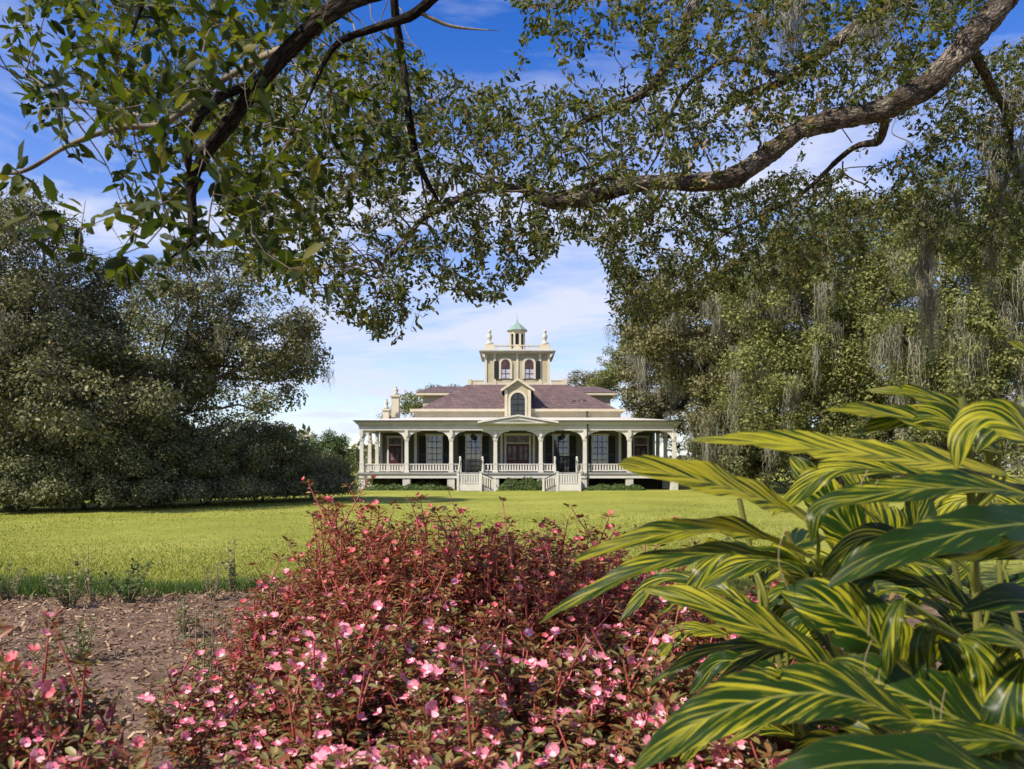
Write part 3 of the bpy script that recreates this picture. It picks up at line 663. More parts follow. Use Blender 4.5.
# two stairs: steps down to a landing with a railed front, then a flight sideways to the middle
for (x0, x1, s) in ST:
    st = MB()
    for k in range(4): st.box(x0, x1, -.32-.30*(k+1), -.32-.30*k-.001 if k else -.302, 0.02, FL-.19*(k+1))
    LY0, LY1 = -2.75, -1.523
    st.box(x0, x1, LY0, LY1, .02, .49)
    for k in range(3):
        xa, xb = (x1+.31*k+.001, x1+.31*(k+1)) if s > 0 else (x0-.31*(k+1), x0-.31*k-.001)
        st.box(xa, xb, LY0+.05, LY1-.05, .01, .49-.125*(k+1))
    stair = st.build('stair', M['deck'], house)
    rl = MB().box(x0, x1, LY0-.03, LY0-.003, .03, .47).box(x0, x1, LY0-.03, LY0+.03, .52, .58).box(x0, x1, LY0-.045, LY0+.045, 1.10, 1.16)
    n_ = 9
    for k in range(n_): c = x0+(k+.5)*(x1-x0)/n_; rl.box(c-.042, c+.042, LY0-.025, LY0+.025, .58, 1.10)
    for xx in (x0, x1): rl.box(xx-.075, xx+.075, LY0-.075, LY0+.075, 0, 1.28).box(xx-.1, xx+.1, LY0-.1, LY0+.1, 1.282, 1.34)
    # sloped rail of the side flight
    xa = x1 if s > 0 else x0; xe = xa+s*.95
    rl.box(xe-.075, xe+.075, LY0-.075, LY0+.075, 0, .86).box(xe-.1, xe+.1, LY0-.1, LY0+.1, .862, .92)
    for k in range(5):
        c = xa+s*(.14+.15*k); zt = 1.13-.42*(.14+.15*k)/.95
        rl.box(c-.042, c+.042, LY0-.025, LY0+.025, zt-.62, zt)
    q = [(xa, 1.10), (xe, .68), (xe, .75), (xa, 1.17)]
    rl.prism(q if s > 0 else q[::-1], LY0-.045, LY0+.045)
    rl.build('baluster_rail', M['trim'], stair)
    hr = MB()
    for xx in (x0+.03, x1-.03): hr.bar((xx, -.2, FL+.86), (xx, LY1, 1.30), .03).bar((xx, LY1, .5), (xx, LY1, 1.30), .025)
    hr.bar((xa, LY0, 1.23), (xe, LY0, .80), .035)
    hr.build('handrail', M['iron'], stair)
    for xx in (x0-.02, x1+.02):
        pb = MB(); pb.box(xx-.075, xx+.075, -.16, -.01, FL, FL+.98).lathe(xx, -.085, [(.06, FL+.982), (.09, FL+1.05), (.06, FL+1.12), (.01, FL+1.15)], 8)
        pb.build('newel_post', M['trim'], stair)
# iron gate across the left stair
x0, x1, s = ST[0]
mb = MB()
for zz_ in (FL+.10, FL+.45, FL+.80): mb.box(x0+.08, x1-.08, -.05, -.02, zz_-.02, zz_+.02)
for k in range(15): c = x0+.1+(x1-x0-.2)*k/14; mb.box(c-.018, c+.018, -.048, -.022, FL+.06, FL+.92+.06*math.sin(PI*k/14))
part('gate', mb, 'iron')
# hanging lanterns
for i, x_ in enumerate((-3.3, 3.3)):
    e_ = empty('porch_lantern', (HX+x_, HY+1.5, 3.7), ['black lantern hanging from porch ceiling above the left stair with iron gate', 'black lantern hanging from porch ceiling above right stair with rocking chairs'][i], 'lantern', 'hanging porch lanterns')
    MB().bar((0, 0, .34), (0, 0, .66), .02).build('chain', M['iron'], e_)
    MB().lathe(0, 0, [(.06, 0), (.15, .03), (.19, .26), (.20, .28), (.05, .36)], 6).build('lamp_body', M['iron'], e_)
    MB().lathe(0, 0, [(.01, -.10), (.05, -.05), (.03, 0)], 6).build('drop', M['iron'], e_)
# rocking chairs on the porch at the right stair
def rocker(x_, y_, rz, label):
    e_ = empty('rocking_chair', (HX+x_, HY+y_, FL), label, 'rocking chair', 'rocking chairs on the porch'); e_.rotation_euler = (0, 0, rz)
    mt = M['shutter']
    mb = MB()
    MB().box(-.28, .28, -.28, .25, .42, .46).build('seat', mt, e_)
    mb = MB()
    for k in range(6): mb.add([(-.24+k*.085, .25, .46), (-.19+k*.085, .25, .46), (-.19+k*.085, .44, 1.14), (-.24+k*.085, .44, 1.14), (-.24+k*.085, .275, .46), (-.19+k*.085, .275, .46), (-.19+k*.085, .465, 1.14), (-.24+k*.085, .465, 1.14)], [(0, 1, 2, 3), (7, 6, 5, 4), (0, 3, 7, 4), (1, 5, 6, 2), (3, 2, 6, 7), (0, 4, 5, 1)])
    mb.box(-.30, .30, .42, .48, 1.10, 1.22); mb.build('backrest', mt, e_)
    for s in (-1, 1):
        MB().bar((s*.28, -.24, .06), (s*.28, -.24, .66), .025).build('leg', mt, e_); MB().bar((s*.28, .26, .06), (s*.30, .46, 1.2), .025).build('leg', mt, e_)
        MB().box(s*.30-.05, s*.30+.05, -.30, .34, .65, .69).build('armrest', mt, e_)
        pts = [(s*.28, -.42+.12*i, .035+.10*((i-3.5)/3.8)**2) for i in range(9)]; rk = MB()
        for a, b_ in zip(pts, pts[1:]): rk.bar(a, b_, .025)
        rk.build('rocker', mt, e_)
rocker(2.95, 1.5, R(-12), 'black slatted rocking chair nearer the house centre behind the right stair')
rocker(3.78, 1.7, R(14), 'black slatted rocking chair on the outer side behind the right stair')
# pale stone urn on a pedestal at the left end of the house
gu = empty('garden_urn', (-11.9, 54.5, 0), 'pale stone garden urn on a pedestal at left end of the house', 'urn')
MB().taper(0, 0, 0, .14, .62, .62).taper(0, 0, .14, .62, .42, .40).taper(0, 0, .62, .70, .52, .52).build('pedestal', M['stone'], gu, .01)
MB().lathe(0, 0, [(.16, .70), (.08, .80), (.10, .86), (.27, 1.02), (.30, 1.22), (.36, 1.28), (.33, 1.30)], 14).build('vase', M['stone'], gu, smooth=True)

# ------------------------------------------------------------------ trees: space colonisation, tubes, leaves
def colonize(nodes, parents, att, step, kill, iters=60, jit=0.15, grav=0.0):
    nodes = [np.asarray(q, float) for q in nodes]; parents = list(parents)
    A = np.asarray(att, float); alive = np.ones(len(A), bool)
    nd = np.full(len(A), 1e9); ni = np.zeros(len(A), int)
    def upd(start):
        Q = np.array(nodes[start:]); idx = np.where(alive)[0]
        if not len(idx) or not len(Q): return
        d = np.linalg.norm(A[idx][:, None]-Q[None], axis=2); j = d.argmin(1); dm_ = d[np.arange(len(idx)), j]
        b_ = dm_ < nd[idx]; nd[idx[b_]] = dm_[b_]; ni[idx[b_]] = j[b_]+start
    upd(0)
    stuck = {}
    for it in range(iters):
        alive &= nd > kill
        idx = np.where(alive)[0]
        if not len(idx): break
        NA = np.array(nodes); dirs = unit(A[idx]-NA[ni[idx]])
        acc = np.zeros_like(NA); np.add.at(acc, ni[idx], dirs)
        src = np.unique(ni[idx]); s0 = len(nodes)
        for q in src:
            if stuck.get(q, 0) > 3: continue
            stuck[q] = stuck.get(q, 0)+1
            d = acc[q]; l_ = np.linalg.norm(d)
            d = d/l_ if l_ > 1e-6 else rng.normal(size=3)
            d = d+rng.normal(size=3)*jit+np.array([0, 0, -grav]); d /= np.linalg.norm(d)
            nodes.append(NA[q]+d*step); parents.append(q)
        if len(nodes) == s0: break
        upd(s0)
    return np.array(nodes), np.array(parents)
def pipe_radii(parents, tip, ex=2.4, n0=0):
    n_ = len(parents); acc = np.zeros(n_); r = np.zeros(n_)
    for i in range(n_-1, -1, -1):
        if acc[i] == 0: acc[i] = tip**ex
        r[i] = acc[i]**(1/ex)
        if parents[i] >= 0: acc[parents[i]] += acc[i]
    return r
def tubes(chains):
    """chains: list of (pts (n,3), radii (n,), sides) -> V, F"""
    Vs = []; Fs = []; off = 0
    for pts, rad, k in chains:
        n_ = len(pts); T = np.gradient(pts, axis=0); T = unit(T)
        ref = np.array([0.31, 0.17, 0.93]) if abs(T[:, 2]).mean() < .8 else np.array([0.9, 0.3, 0.1])
        U = unit(np.cross(T, ref)); W = np.cross(T, U)
        a = np.arange(k)*2*PI/k
        V = pts[:, None]+rad[:, None, None]*(np.cos(a)[None, :, None]*U[:, None]+np.sin(a)[None, :, None]*W[:, None])
        Vs.append(V.reshape(-1, 3))
        i = np.arange(n_-1)[:, None]*k; j = np.arange(k)[None]; j2 = (j+1) % k
        Fs.append(np.stack([i+j, i+j2, i+k+j2, i+k+j], 2).reshape(-1, 4)+off); off += n_*k
    return np.concatenate(Vs), np.concatenate(Fs)
def tree_chains(nodes, parents, r, first=0, smin=3, smax=8, rk=0.02):
    """chains of nodes with index >= first (each begins at its parent node)"""
    n_ = len(nodes); best = np.full(n_, -1)
    for i in range(first, n_):
        p = parents[i]
        if p >= 0 and (best[p] < 0 or r[i] > r[best[p]]): best[p] = i
    out = []
    for i in range(first, n_):
        p = parents[i]
        if p >= first and best[p] == i: continue
        ch = [p, i] if p >= 0 else [i]
        q = i
        while best[q] >= 0: q = best[q]; ch.append(q)
        if len(ch) < 2: continue
        rr = r[ch].copy()
        if p >= 0: rr[0] = min(rr[0], rr[1]*1.25)
        rr[-1] *= .5
        k = int(np.clip(3+rr.max()/rk, smin, smax))
        out.append((nodes[ch], rr, k))
    return out
def dense(ctrl, rad, step, jit=0.0):
    """smooth polyline through control points with radii, resampled"""
    ctrl = np.asarray(ctrl, float); rad = np.asarray(rad, float); n_ = len(ctrl)
    pp = np.vstack([2*ctrl[0]-ctrl[1], ctrl, 2*ctrl[-1]-ctrl[-2]]); outp = []; outr = []
    for i in range(n_-1):
        p0, p1, p2, p3 = pp[i:i+4]; m_ = max(1, int(np.linalg.norm(p2-p1)/step))
        for k in range(m_):
            u = k/m_
            outp.append(.5*((2*p1)+(-p0+p2)*u+(2*p0-5*p1+4*p2-p3)*u*u+(-p0+3*p1-3*p2+p3)*u**3)); outr.append(rad[i]+(rad[i+1]-rad[i])*u)
    outp.append(ctrl[-1]); outr.append(rad[-1])
    outp = np.array(outp); outr = np.array(outr)
    if jit: outp[1:-1] += rng.normal(size=(len(outp)-2, 3))*jit*outr[1:-1, None]; outr = outr*(1+rng.normal(size=len(outr))*.05)
    return outp, outr
def moss_mesh(anchors, lengths, per=14, wdt=.012, spread=.06, seg=6):
    n_ = len(anchors)*per
    A = np.repeat(np.asarray(anchors, float), per, 0); Ls = np.repeat(np.asarray(lengths, float), per)*rng.uniform(.35, 1.0, n_)
    A = A+rng.normal(size=(n_, 3))*[spread, spread, spread*.5]
    tt_ = np.linspace(0, 1, seg+1)
    ph = rng.uniform(0, 6.28, (n_, 2)); am = rng.uniform(.3, 1, (n_, 2))*spread
    xx = A[:, 0:1]+am[:, 0:1]*(np.sin(tt_[None]*6+ph[:, 0:1])*tt_[None]+.35*np.sin(tt_[None]*19+ph[:, 1:2]))
    yy = A[:, 1:2]+am[:, 1:2]*(np.sin(tt_[None]*5+ph[:, 1:2])*tt_[None]+.35*np.sin(tt_[None]*17+ph[:, 0:1]))
    zz_ = A[:, 2:3]-Ls[:, None]*tt_[None]
    Cn = np.stack([xx, yy, zz_], 2)
    wv = wdt*(1-.8*tt_)[None, :, None]*np.array([1, 0, 0])*rng.uniform(.5, 1.3, (n_, 1, 1))
    ang = rng.uniform(0, PI, n_); dv = np.stack([np.cos(ang), np.sin(ang), 0*ang], 1)[:, None]*np.linalg.norm(wv, axis=2, keepdims=True)
    V = np.stack([Cn-dv, Cn+dv], 2).reshape(-1, 3)
    base = (np.arange(n_)*(seg+1)*2)[:, None, None]; i = (np.arange(seg)*2)[None, :, None]
    F_ = (base+i+np.array([0, 1, 3, 2])[None, None]).reshape(-1, 4)
    return V, F_

def far_tree(name, label, cat, base, blobs, nl, nleaf, lsize_, mat, group=None, lump=(.7, 1.3), fork=.28, tr=.35, moss=0, mossL=(.6, 1.8), leaf_up=.5, tipr=.012, bark=None, fz=None):
    """base (px, Y); blobs (px, py, rpx, rpy, Y, rY)"""
    nl = int(nl*2.3); nleaf = int(nleaf*3.2); lsize = lsize_*.86; lump = (lump[0]*.62, lump[1]*.80); tipr = tipr*2.3
    Y0 = base[1]; bx = (base[0]-512)/FPX*Y0; root = np.array([bx, Y0, float(gz(bx, Y0))-.05])
    e_ = empty(name, root+[0, 0, .05], label, cat, group)
    cs = []; rs = []; vol = np.array([b_[2]*b_[3]*b_[5] for b_ in blobs], float); vol /= vol.sum()
    for bi in rng.choice(len(blobs), nl, p=vol):
        px, py, rx, ry, Y, rY = blobs[bi]
        d = rdir(1)[0]*rng.uniform(.15, 1)**.45
        Yc = Y+d[1]*rY; c = P(px, py, Y)+np.array([d[0]*rx/FPX*Y, d[1]*rY, d[2]*ry/FPX*Y])
        if c[2] < .5: c[2] = .5+rng.uniform(0, .5)
        cs.append(c); rs.append(rng.uniform(*lump))
    cs = np.array(cs); rs = np.array(rs)
    ztop = cs[:, 2].max(); zf = fz if fz else root[2]+(ztop-root[2])*fork
    mid = cs.mean(0); top = np.array([root[0]+(mid[0]-root[0])*.35, root[1]+(mid[1]-root[1])*.35, zf])
    tp, trd = dense([root, root*.5+top*.5+rng.normal(size=3)*[.15, .15, 0], top], [tr*1.25, tr*.95, tr*.85], .4)
    nodes = list(tp); par = [i-1 for i in range(len(tp))]
    att = np.concatenate([cs, cs+rng.normal(size=cs.shape)*rs[:, None]*.5])
    st = max(.28, .045*(ztop-root[2]))
    nd, pr = colonize(nodes, par, att, st, st*1.1, 60, .22)
    r = pipe_radii(pr, tipr); r[:len(tp)] = np.maximum(r[:len(tp)], trd)
    r = np.minimum(r, tr*1.25)
    V, F_ = tubes(tree_chains(nd, pr, r, 0, 3, 9, .03)); V = local(V, e_)
    link('trunk', np_mesh('trunk', V, F_), bark or BARKF, e_, True)
    # leaves
    li = rng.choice(len(cs), nleaf, p=(rs**2)/(rs**2).sum())
    d = rdir(nleaf, .15); rad = rs[li]*rng.uniform(.05, 1, nleaf)**.5
    Pp = cs[li]+d*rad[:, None]*[1.1, 1.1, .8]
    Pp[:, 2] = np.maximum(Pp[:, 2], .12+rng.uniform(0, .2, nleaf))
    Nn = unit(d*.7+rng.normal(size=(nleaf, 3))*.6+[0, 0, leaf_up]); D = rng.normal(size=(nleaf, 3)); D -= Nn*(D*Nn).sum(1)[:, None]
    s_ = lsize*rng.uniform(.6, 1.35, nleaf)
    V, F_ = leaves(local(Pp, e_), D, Nn, s_, s_*.55, 'quad')
    link('crown', np_mesh('crown', V, F_), mat, e_)
    if moss:
        ii = rng.choice(len(cs), moss); an = cs[ii]-np.array([0, 0, .25])*rs[ii][:, None]+rng.normal(size=(moss, 3))*rs[ii][:, None]*.5
        ln = np.minimum(rng.uniform(*mossL, moss), np.maximum(an[:, 2]-1.0, .2))
        V, F_ = moss_mesh(local(an, e_), ln, 34, .014, .19, 11)
        link('hanging_moss', np_mesh('hanging_moss', V, F_), MOSS, e_)
    return e_

GL = 'oaks and shrubs along the left of the lawn'
GR = 'moss-hung oaks along the right of the lawn'
far_tree('live_oak', 'tall grey-green oak at the left edge behind the mulch bed', 'tree', (15, 30), [(10, 300, 105, 105, 30, 4), (70, 390, 90, 70, 29, 3.5), (-60, 330, 100, 120, 30, 4), (40, 215, 50, 40, 30, 2)], 150, 30000, .17, FARL, GL, moss=40)
far_tree('live_oak', 'broad open oak whose airy right side stands against the sky left of house', 'tree', (150, 34), [(160, 340, 95, 70, 34, 4), (256, 340, 80, 56, 34, 3), (215, 290, 60, 45, 34, 3), (120, 400, 90, 55, 33, 4), (296, 358, 42, 50, 34, 2)], 120, 19000, .18, FARL, GL, lump=(.5, 1.1), moss=25)
bushes = [(20, 29, 482, 66, 42), (85, 30, 474, 62, 50), (150, 32, 468, 62, 50), (205, 34, 466, 57, 52), (262, 37, 470, 52, 44), (312, 40, 478, 40, 28)]
btxt = ['low dark bush at the lawn edge under the leftmost oak', 'rounded dark bush second from the left at the lawn edge', 'dark bush under the middle of the left grove', 'dense grey-green bush right of the left grove middle', 'tall dark bush second from the right end of left grove', 'low sloping bush at the right end of the left grove']
for (px, Y, py, rx, ry), tx in zip(bushes, btxt):
    far_tree('evergreen_bush', tx, 'bush', (px, Y), [(px, py, rx, ry, Y, rx/FPX*Y*.7), (px, HZ+1.3*FPX/Y, rx*1.05, 13, Y-.6, rx/FPX*Y*.75)], 75, 15000, .13, BUSH, GL, lump=(.45, .8), tr=.08, tipr=.006)
far_tree('laurel_bush', 'bright green bush between the left grove and the house end', 'bush', (330, 58), [(328, 455, 26, 24, 58, 2.0), (310, 462, 20, 18, 58, 2.0)], 40, 7000, .16, GREENB, None, lump=(.5, .8), tr=.1, tipr=.008)
far_tree('live_oak', 'dark oak standing deepest behind the left grove', 'tree', (120, 46), [(100, 380, 110, 80, 46, 3), (0, 400, 110, 90, 45, 3), (215, 420, 60, 60, 46, 3), (60, 470, 160, 40, 44, 2), (230, 470, 70, 35, 45, 2)], 150, 20000, .24, BUSH, GL, lump=(.9, 1.5))
GB = 'trees showing above the house roof'
far_tree('background_tree', 'green tree behind the chimneys left of the tower', 'tree', (412, 84), [(418, 406, 22, 14, 84, 3), (388, 414, 13, 9, 84, 2), (440, 392, 16, 6, 86, 2)], 30, 1900, .26, FARR, GB, lump=(.7, 1.1))
far_tree('background_tree', 'bare grey treetop just right of the tower beyond roof', 'tree', (585, 95), [(583, 382, 22, 10, 95, 3)], 26, 1100, .22, FARL, GB, lump=(.6, 1.0), tipr=.02)
far_tree('background_tree', 'leafy olive treetop rising behind the right roof wing', 'tree', (608, 84), [(612, 372, 14, 24, 84, 3), (600, 388, 14, 10, 84, 3)], 34, 3000, .25, FARR, GB, lump=(.6, 1.0))
far_tree('live_oak', 'mossy oak whose crown overlaps the right end of the house', 'tree', (728, 50), [(705, 330, 76, 70, 50, 4), (650, 296, 36, 30, 50, 3), (640, 340, 26, 36, 50, 2.5), (748, 400, 60, 60, 49, 4), (775, 320, 80, 85, 52, 5)], 170, 34000, .23, DRYL, GR, lump=(.8, 1.5), moss=210, mossL=(1, 2.8))
far_tree('live_oak', 'olive green mossy oak in the middle of the right grove', 'tree', (845, 43), [(820, 300, 90, 90, 43, 5), (800, 390, 80, 60, 42, 4), (880, 360, 95, 85, 43, 5), (880, 240, 80, 55, 43, 4)], 170, 36000, .20, FARR, GR, lump=(.8, 1.5), moss=190, mossL=(1, 3.2))
far_tree('live_oak', 'bright green oak hung with long moss at the right edge', 'tree', (990, 34), [(960, 320, 85, 90, 34, 4), (1010, 400, 90, 60, 33, 4), (1050, 280, 90, 110, 34, 4), (960, 220, 70, 60, 35, 3)], 160, 34000, .17, FARR, GR, lump=(.7, 1.2), moss=170, mossL=(.8, 3.2))
far_tree('live_oak', 'dark oak deepest behind the right grove', 'tree', (880, 62), [(860, 380, 150, 80, 62, 4), (760, 400, 80, 80, 62, 3), (960, 300, 120, 110, 62, 4), (860, 450, 200, 40, 60, 3)], 170, 26000, .30, BUSH, GR, lump=(1.0, 1.9))
far_tree('live_oak', 'shaggy mossy oak standing just behind the right porch end', 'tree', (705, 70), [(672, 350, 62, 62, 70, 4), (690, 410, 60, 50, 70, 4), (645, 385, 28, 50, 69, 2.5)], 130, 17000, .28, DRYL, GR, lump=(.7, 1.4), moss=130, mossL=(.8, 2.6))
ub = [(712, 52, 462, 30, 22), (755, 48, 458, 38, 28), (815, 45, 455, 40, 30), (880, 42, 450, 40, 34), (945, 38, 450, 45, 38)]
ut = ['dark shrub beside the right end of the porch', 'dark shrub second from the house under the right oaks', 'dark shrub third from the house under the right oaks', 'dark shrub fourth from the house partly behind ginger leaves', 'dark shrub farthest right behind the ginger leaves']
for (px, Y, py, rx, ry), tx in zip(ub, ut):
    far_tree('understory_shrub', tx, 'shrub', (px, Y), [(px, py, rx, ry, Y, 2.0)], 34, 6000, .18, BUSH, GR, lump=(.5, .9), tr=.1, tipr=.008)
# beyond everything: a far wood closing the horizon
Vs = []; Fs = []; off = 0
n = 26000
a_ = rng.uniform(-1.25, 1.25, n); rr_ = rng.uniform(120, 150, n)
hh = (7.5+2.2*np.sin(a_*23)+1.3*np.sin(a_*61+1))*np.where(np.abs(a_) < .25, .45, 1)
Pp = np.stack([rr_*np.sin(a_), rr_*np.cos(a_), hh*rng.uniform(0, 1, n)**.7], 1)
Nn = rdir(n, .4); D = rng.normal(size=(n, 3)); D -= Nn*(D*Nn).sum(1)[:, None]
V, F = leaves(Pp, D, Nn, rng.uniform(.7, 1.7, n), rng.uniform(.5, 1.0, n), 'quad')
tag(link('distant_wood', np_mesh('distant_wood', V, F), FARL), 'dark line of distant woodland beyond the grounds', 'woodland', kind='stuff')
# clipped shrubs and ground cover along the foot of the porch
def hedge(x0, x1, y_, h, nleaf, label, mat, name='porch_shrub'):
    e_ = empty(name, (HX+(x0+x1)/2, HY+y_, 0), label, 'shrub', 'shrubs along the foot of the porch')
    n_ = nleaf; wd_ = (x1-x0)/2
    u = rng.uniform(-1, 1, n_); prof = np.sqrt(np.clip(1-np.abs(u)**3.5, 0, 1))*(1+.16*np.sin(u*wd_*5)+.1*np.sin(u*wd_*11+1))
    a = rng.uniform(0, PI, n_); rr = rng.uniform(.5, 1, n_)**.5
    Pp = np.stack([u*wd_, np.cos(a)*.5*rr, np.sin(a)*h*prof*rr], 1)
    Nn = unit(np.stack([u*.3, np.cos(a), np.sin(a)], 1)+rng.normal(size=(n_, 3))*.5); D = rng.normal(size=(n_, 3)); D -= Nn*(D*Nn).sum(1)[:, None]
    V, F_ = leaves(Pp, D, Nn, rng.uniform(.08, .17, n_), .07, 'quad'); link('foliage', np_mesh('foliage', V, F_), mat, e_)
    ch = []
    for k in range(max(3, int(wd_*4))):
        bx_ = rng.uniform(-wd_*.8, wd_*.8); ch.append((np.array([[bx_, 0, -.03], [bx_+rng.normal()*.05, 0, h*.3], [bx_+rng.normal()*.12, rng.normal()*.08, h*.7]]), np.array([.018, .014, .006]), 4))
    V, F_ = tubes(ch); link('stem', np_mesh('stem', V, F_), BARKF, e_)
hedge(-1.35, 2.05, -.9, .82, 5500, 'green leafy shrub between the two stairs', GREENB)
hedge(-10.9, -4.6, -.8, .38, 5500, 'long low green hedge left of the left stair', GREENB)
hedge(-10.6, -8.4, 1.2, .75, 2500, 'dark bush under the deck at the left end', BUSH)
hedge(-7.6, -5.2, 1.3, .7, 2500, 'dark bush under the deck beside the left stair', BUSH)
hedge(4.7, 8.9, -.8, .40, 3600, 'low green plants right of the right stair', GREENB)

# ------------------------------------------------------------------ the two oaks whose limbs hang overhead
def poly_sample(poly, n_):
    poly = np.array(poly, float); lo, hi = poly.min(0), poly.max(0); out = []
    x1, y1 = poly[:, 0], poly[:, 1]; x2, y2 = np.roll(x1, -1), np.roll(y1, -1)
    while len(out) < n_:
        q = rng.uniform(lo, hi, (n_*2, 2))
        c = ((y1[None] > q[:, 1:]) != (y2[None] > q[:, 1:])) & (q[:, :1] < (x2-x1)[None]*(q[:, 1:]-y1[None])/((y2-y1)[None]+1e-9)+x1[None])
        out += list(q[c.sum(1) % 2 == 1])
    return np.array(out[:n_])
def hero_oak(e_, limbs, regions, step, kill, tip, leafn, lsz, lmat, thr, bark, lsc=.76, nbr=60, bsc=1.0, droop=.05):
    """limbs: (list of (px,py,Y), radii) built one mesh each; regions: (poly, Y0, Y1, n)"""
    nodes = []; par = []; spec = []
    for pts, rad in limbs:
        rad = [q_*lsc for q_ in rad[:-1]]+[rad[-1]*lsc*.3]
        ctrl = [q if len(q) == 4 else P(*q) for q in pts]; ctrl = [np.array(c[:3], float) for c in ctrl]
        p_, r_ = dense(ctrl, rad, .16, .10)
        pf, rf = dense(p_, r_, .022); kf = 22 if max(rad) > .05 else 12
        V, F_ = tubes([(pf, rf, kf)])
        al = np.repeat(np.cumsum(np.concatenate([[0], np.linalg.norm(np.diff(pf, axis=0), axis=1)])), kf); an_ = np.tile(np.arange(kf)*2*PI/kf, len(pf)); rv = np.repeat(rf, kf)
        rel = .055*np.sin(an_*7+2.5*np.sin(al*9+an_*2))+.05*np.sin(an_*3+al*5+1.3)+.05*np.sin(al*31+3*np.sin(an_*2+al*4))+.03*rng.normal(size=len(V))
        V = V+(V-np.repeat(pf, kf, 0))*rel[:, None]
        link('limb', np_mesh('limb', local(V, e_), F_, np.stack([al, an_/(2*PI)*max(3, round(rv.mean()*2*PI*10))/10], 1)), bark if max(rad) > .0115 else TWIG, e_, True)
        s0 = len(nodes)
        for i in range(0, len(p_)):
            nodes.append(p_[i]); par.append(-1); spec.append(r_[i])
    att = []
    for poly, y0, y1, n_ in regions:
        q = poly_sample(poly, n_)
        Yv = rng.uniform(y0, y1, n_)
        att.append(np.stack([(q[:, 0]-512)/FPX*Yv, Yv, EYE-(q[:, 1]-HZ)/FPX*Yv], 1))
    att = np.concatenate(att)
    ext = []; NA = np.array(nodes)
    for ai in rng.choice(len(att), nbr, replace=False):      # crooked bare branches wandering through the canopy
        d_ = np.linalg.norm(NA-att[ai], axis=1); d_[d_ < .25] = 9; k0 = int(d_.argmin()); a0 = NA[k0]; n_ = max(5, int(d_[k0]*1.15/.11)); u_ = np.linspace(0, 1, n_)[:, None]
        w_ = np.cumsum(rng.normal(size=(n_, 3)), 0)*.035; w_ -= u_*w_[-1]; end = a0+(att[ai]-a0)*1.15
        pth = a0+(end-a0)*u_+w_+np.sin(u_*PI)*rng.normal(size=3)*.12*d_[k0]
        rr = np.linspace(rng.uniform(.0055, .010)*bsc, .0012*bsc, n_); ext.append((*dense(pth, rr, .04), 6))
        for q_, r_ in zip(pth[1:], rr[1:]): nodes.append(q_); par.append(-1); spec.append(r_)
    ns = len(nodes)
    nd, pr = colonize(nodes, par, att, step, kill, 70, .28, droop)
    r = pipe_radii(pr, tip, 2.1)
    r[:ns] = spec
    r[ns:] = np.minimum(r[ns:], .03)
    V, F_ = tubes(tree_chains(nd, pr, r, ns, 3, 7, .006)+ext); link('twig', np_mesh('twig', local(V, e_), F_), TWIG, e_, True)
    cand = np.where((np.arange(len(nd)) >= ns) & (r < thr))[0]
    cnt = rng.poisson(leafn, len(cand)); idx = np.repeat(cand, cnt); n_ = len(idx)
    tdir = unit(nd[idx]-nd[np.maximum(pr[idx], 0)])
    pos = nd[idx]-tdir*rng.uniform(0, 1, (n_, 1))*step+rng.normal(size=(n_, 3))*.018
    D = unit(tdir*.5+rng.normal(size=(n_, 3))*.7+[0, 0, -.12]); Nn = unit(rng.normal(size=(n_, 3))*.65+[0, 0, .8])
    s_ = lsz*rng.uniform(.55, 1.3, n_)
    V, F_ = leaves(local(pos, e_), D, Nn, s_, s_*rng.uniform(.36, .5, n_), 'oak'); link('foliage', np_mesh('foliage', V, F_), lmat, e_)
    print(e_.name, 'nodes', len(nd), 'leaves', n_)
    return nd, pr, r, ns
oa = empty('live_oak', (6.6, 6.6, .3), 'great oak reaching its thick twisting limb in from the right overhead', 'tree')
V_, r_ = dense([(6.6, 6.6, .1), (6.5, 6.6, 1.6), (6.25, 6.5, 3.4), (5.7, 6.35, 5.3), (5.3, 6.2, 6.6), (5.6, 6.2, 9)], [.85, .56, .50, .42, .3, .18], .15, .03)
Vt, Ft = tubes([(V_, r_, 18)]); link('trunk', np_mesh('trunk', local(Vt, oa), Ft), BARK, oa, True)
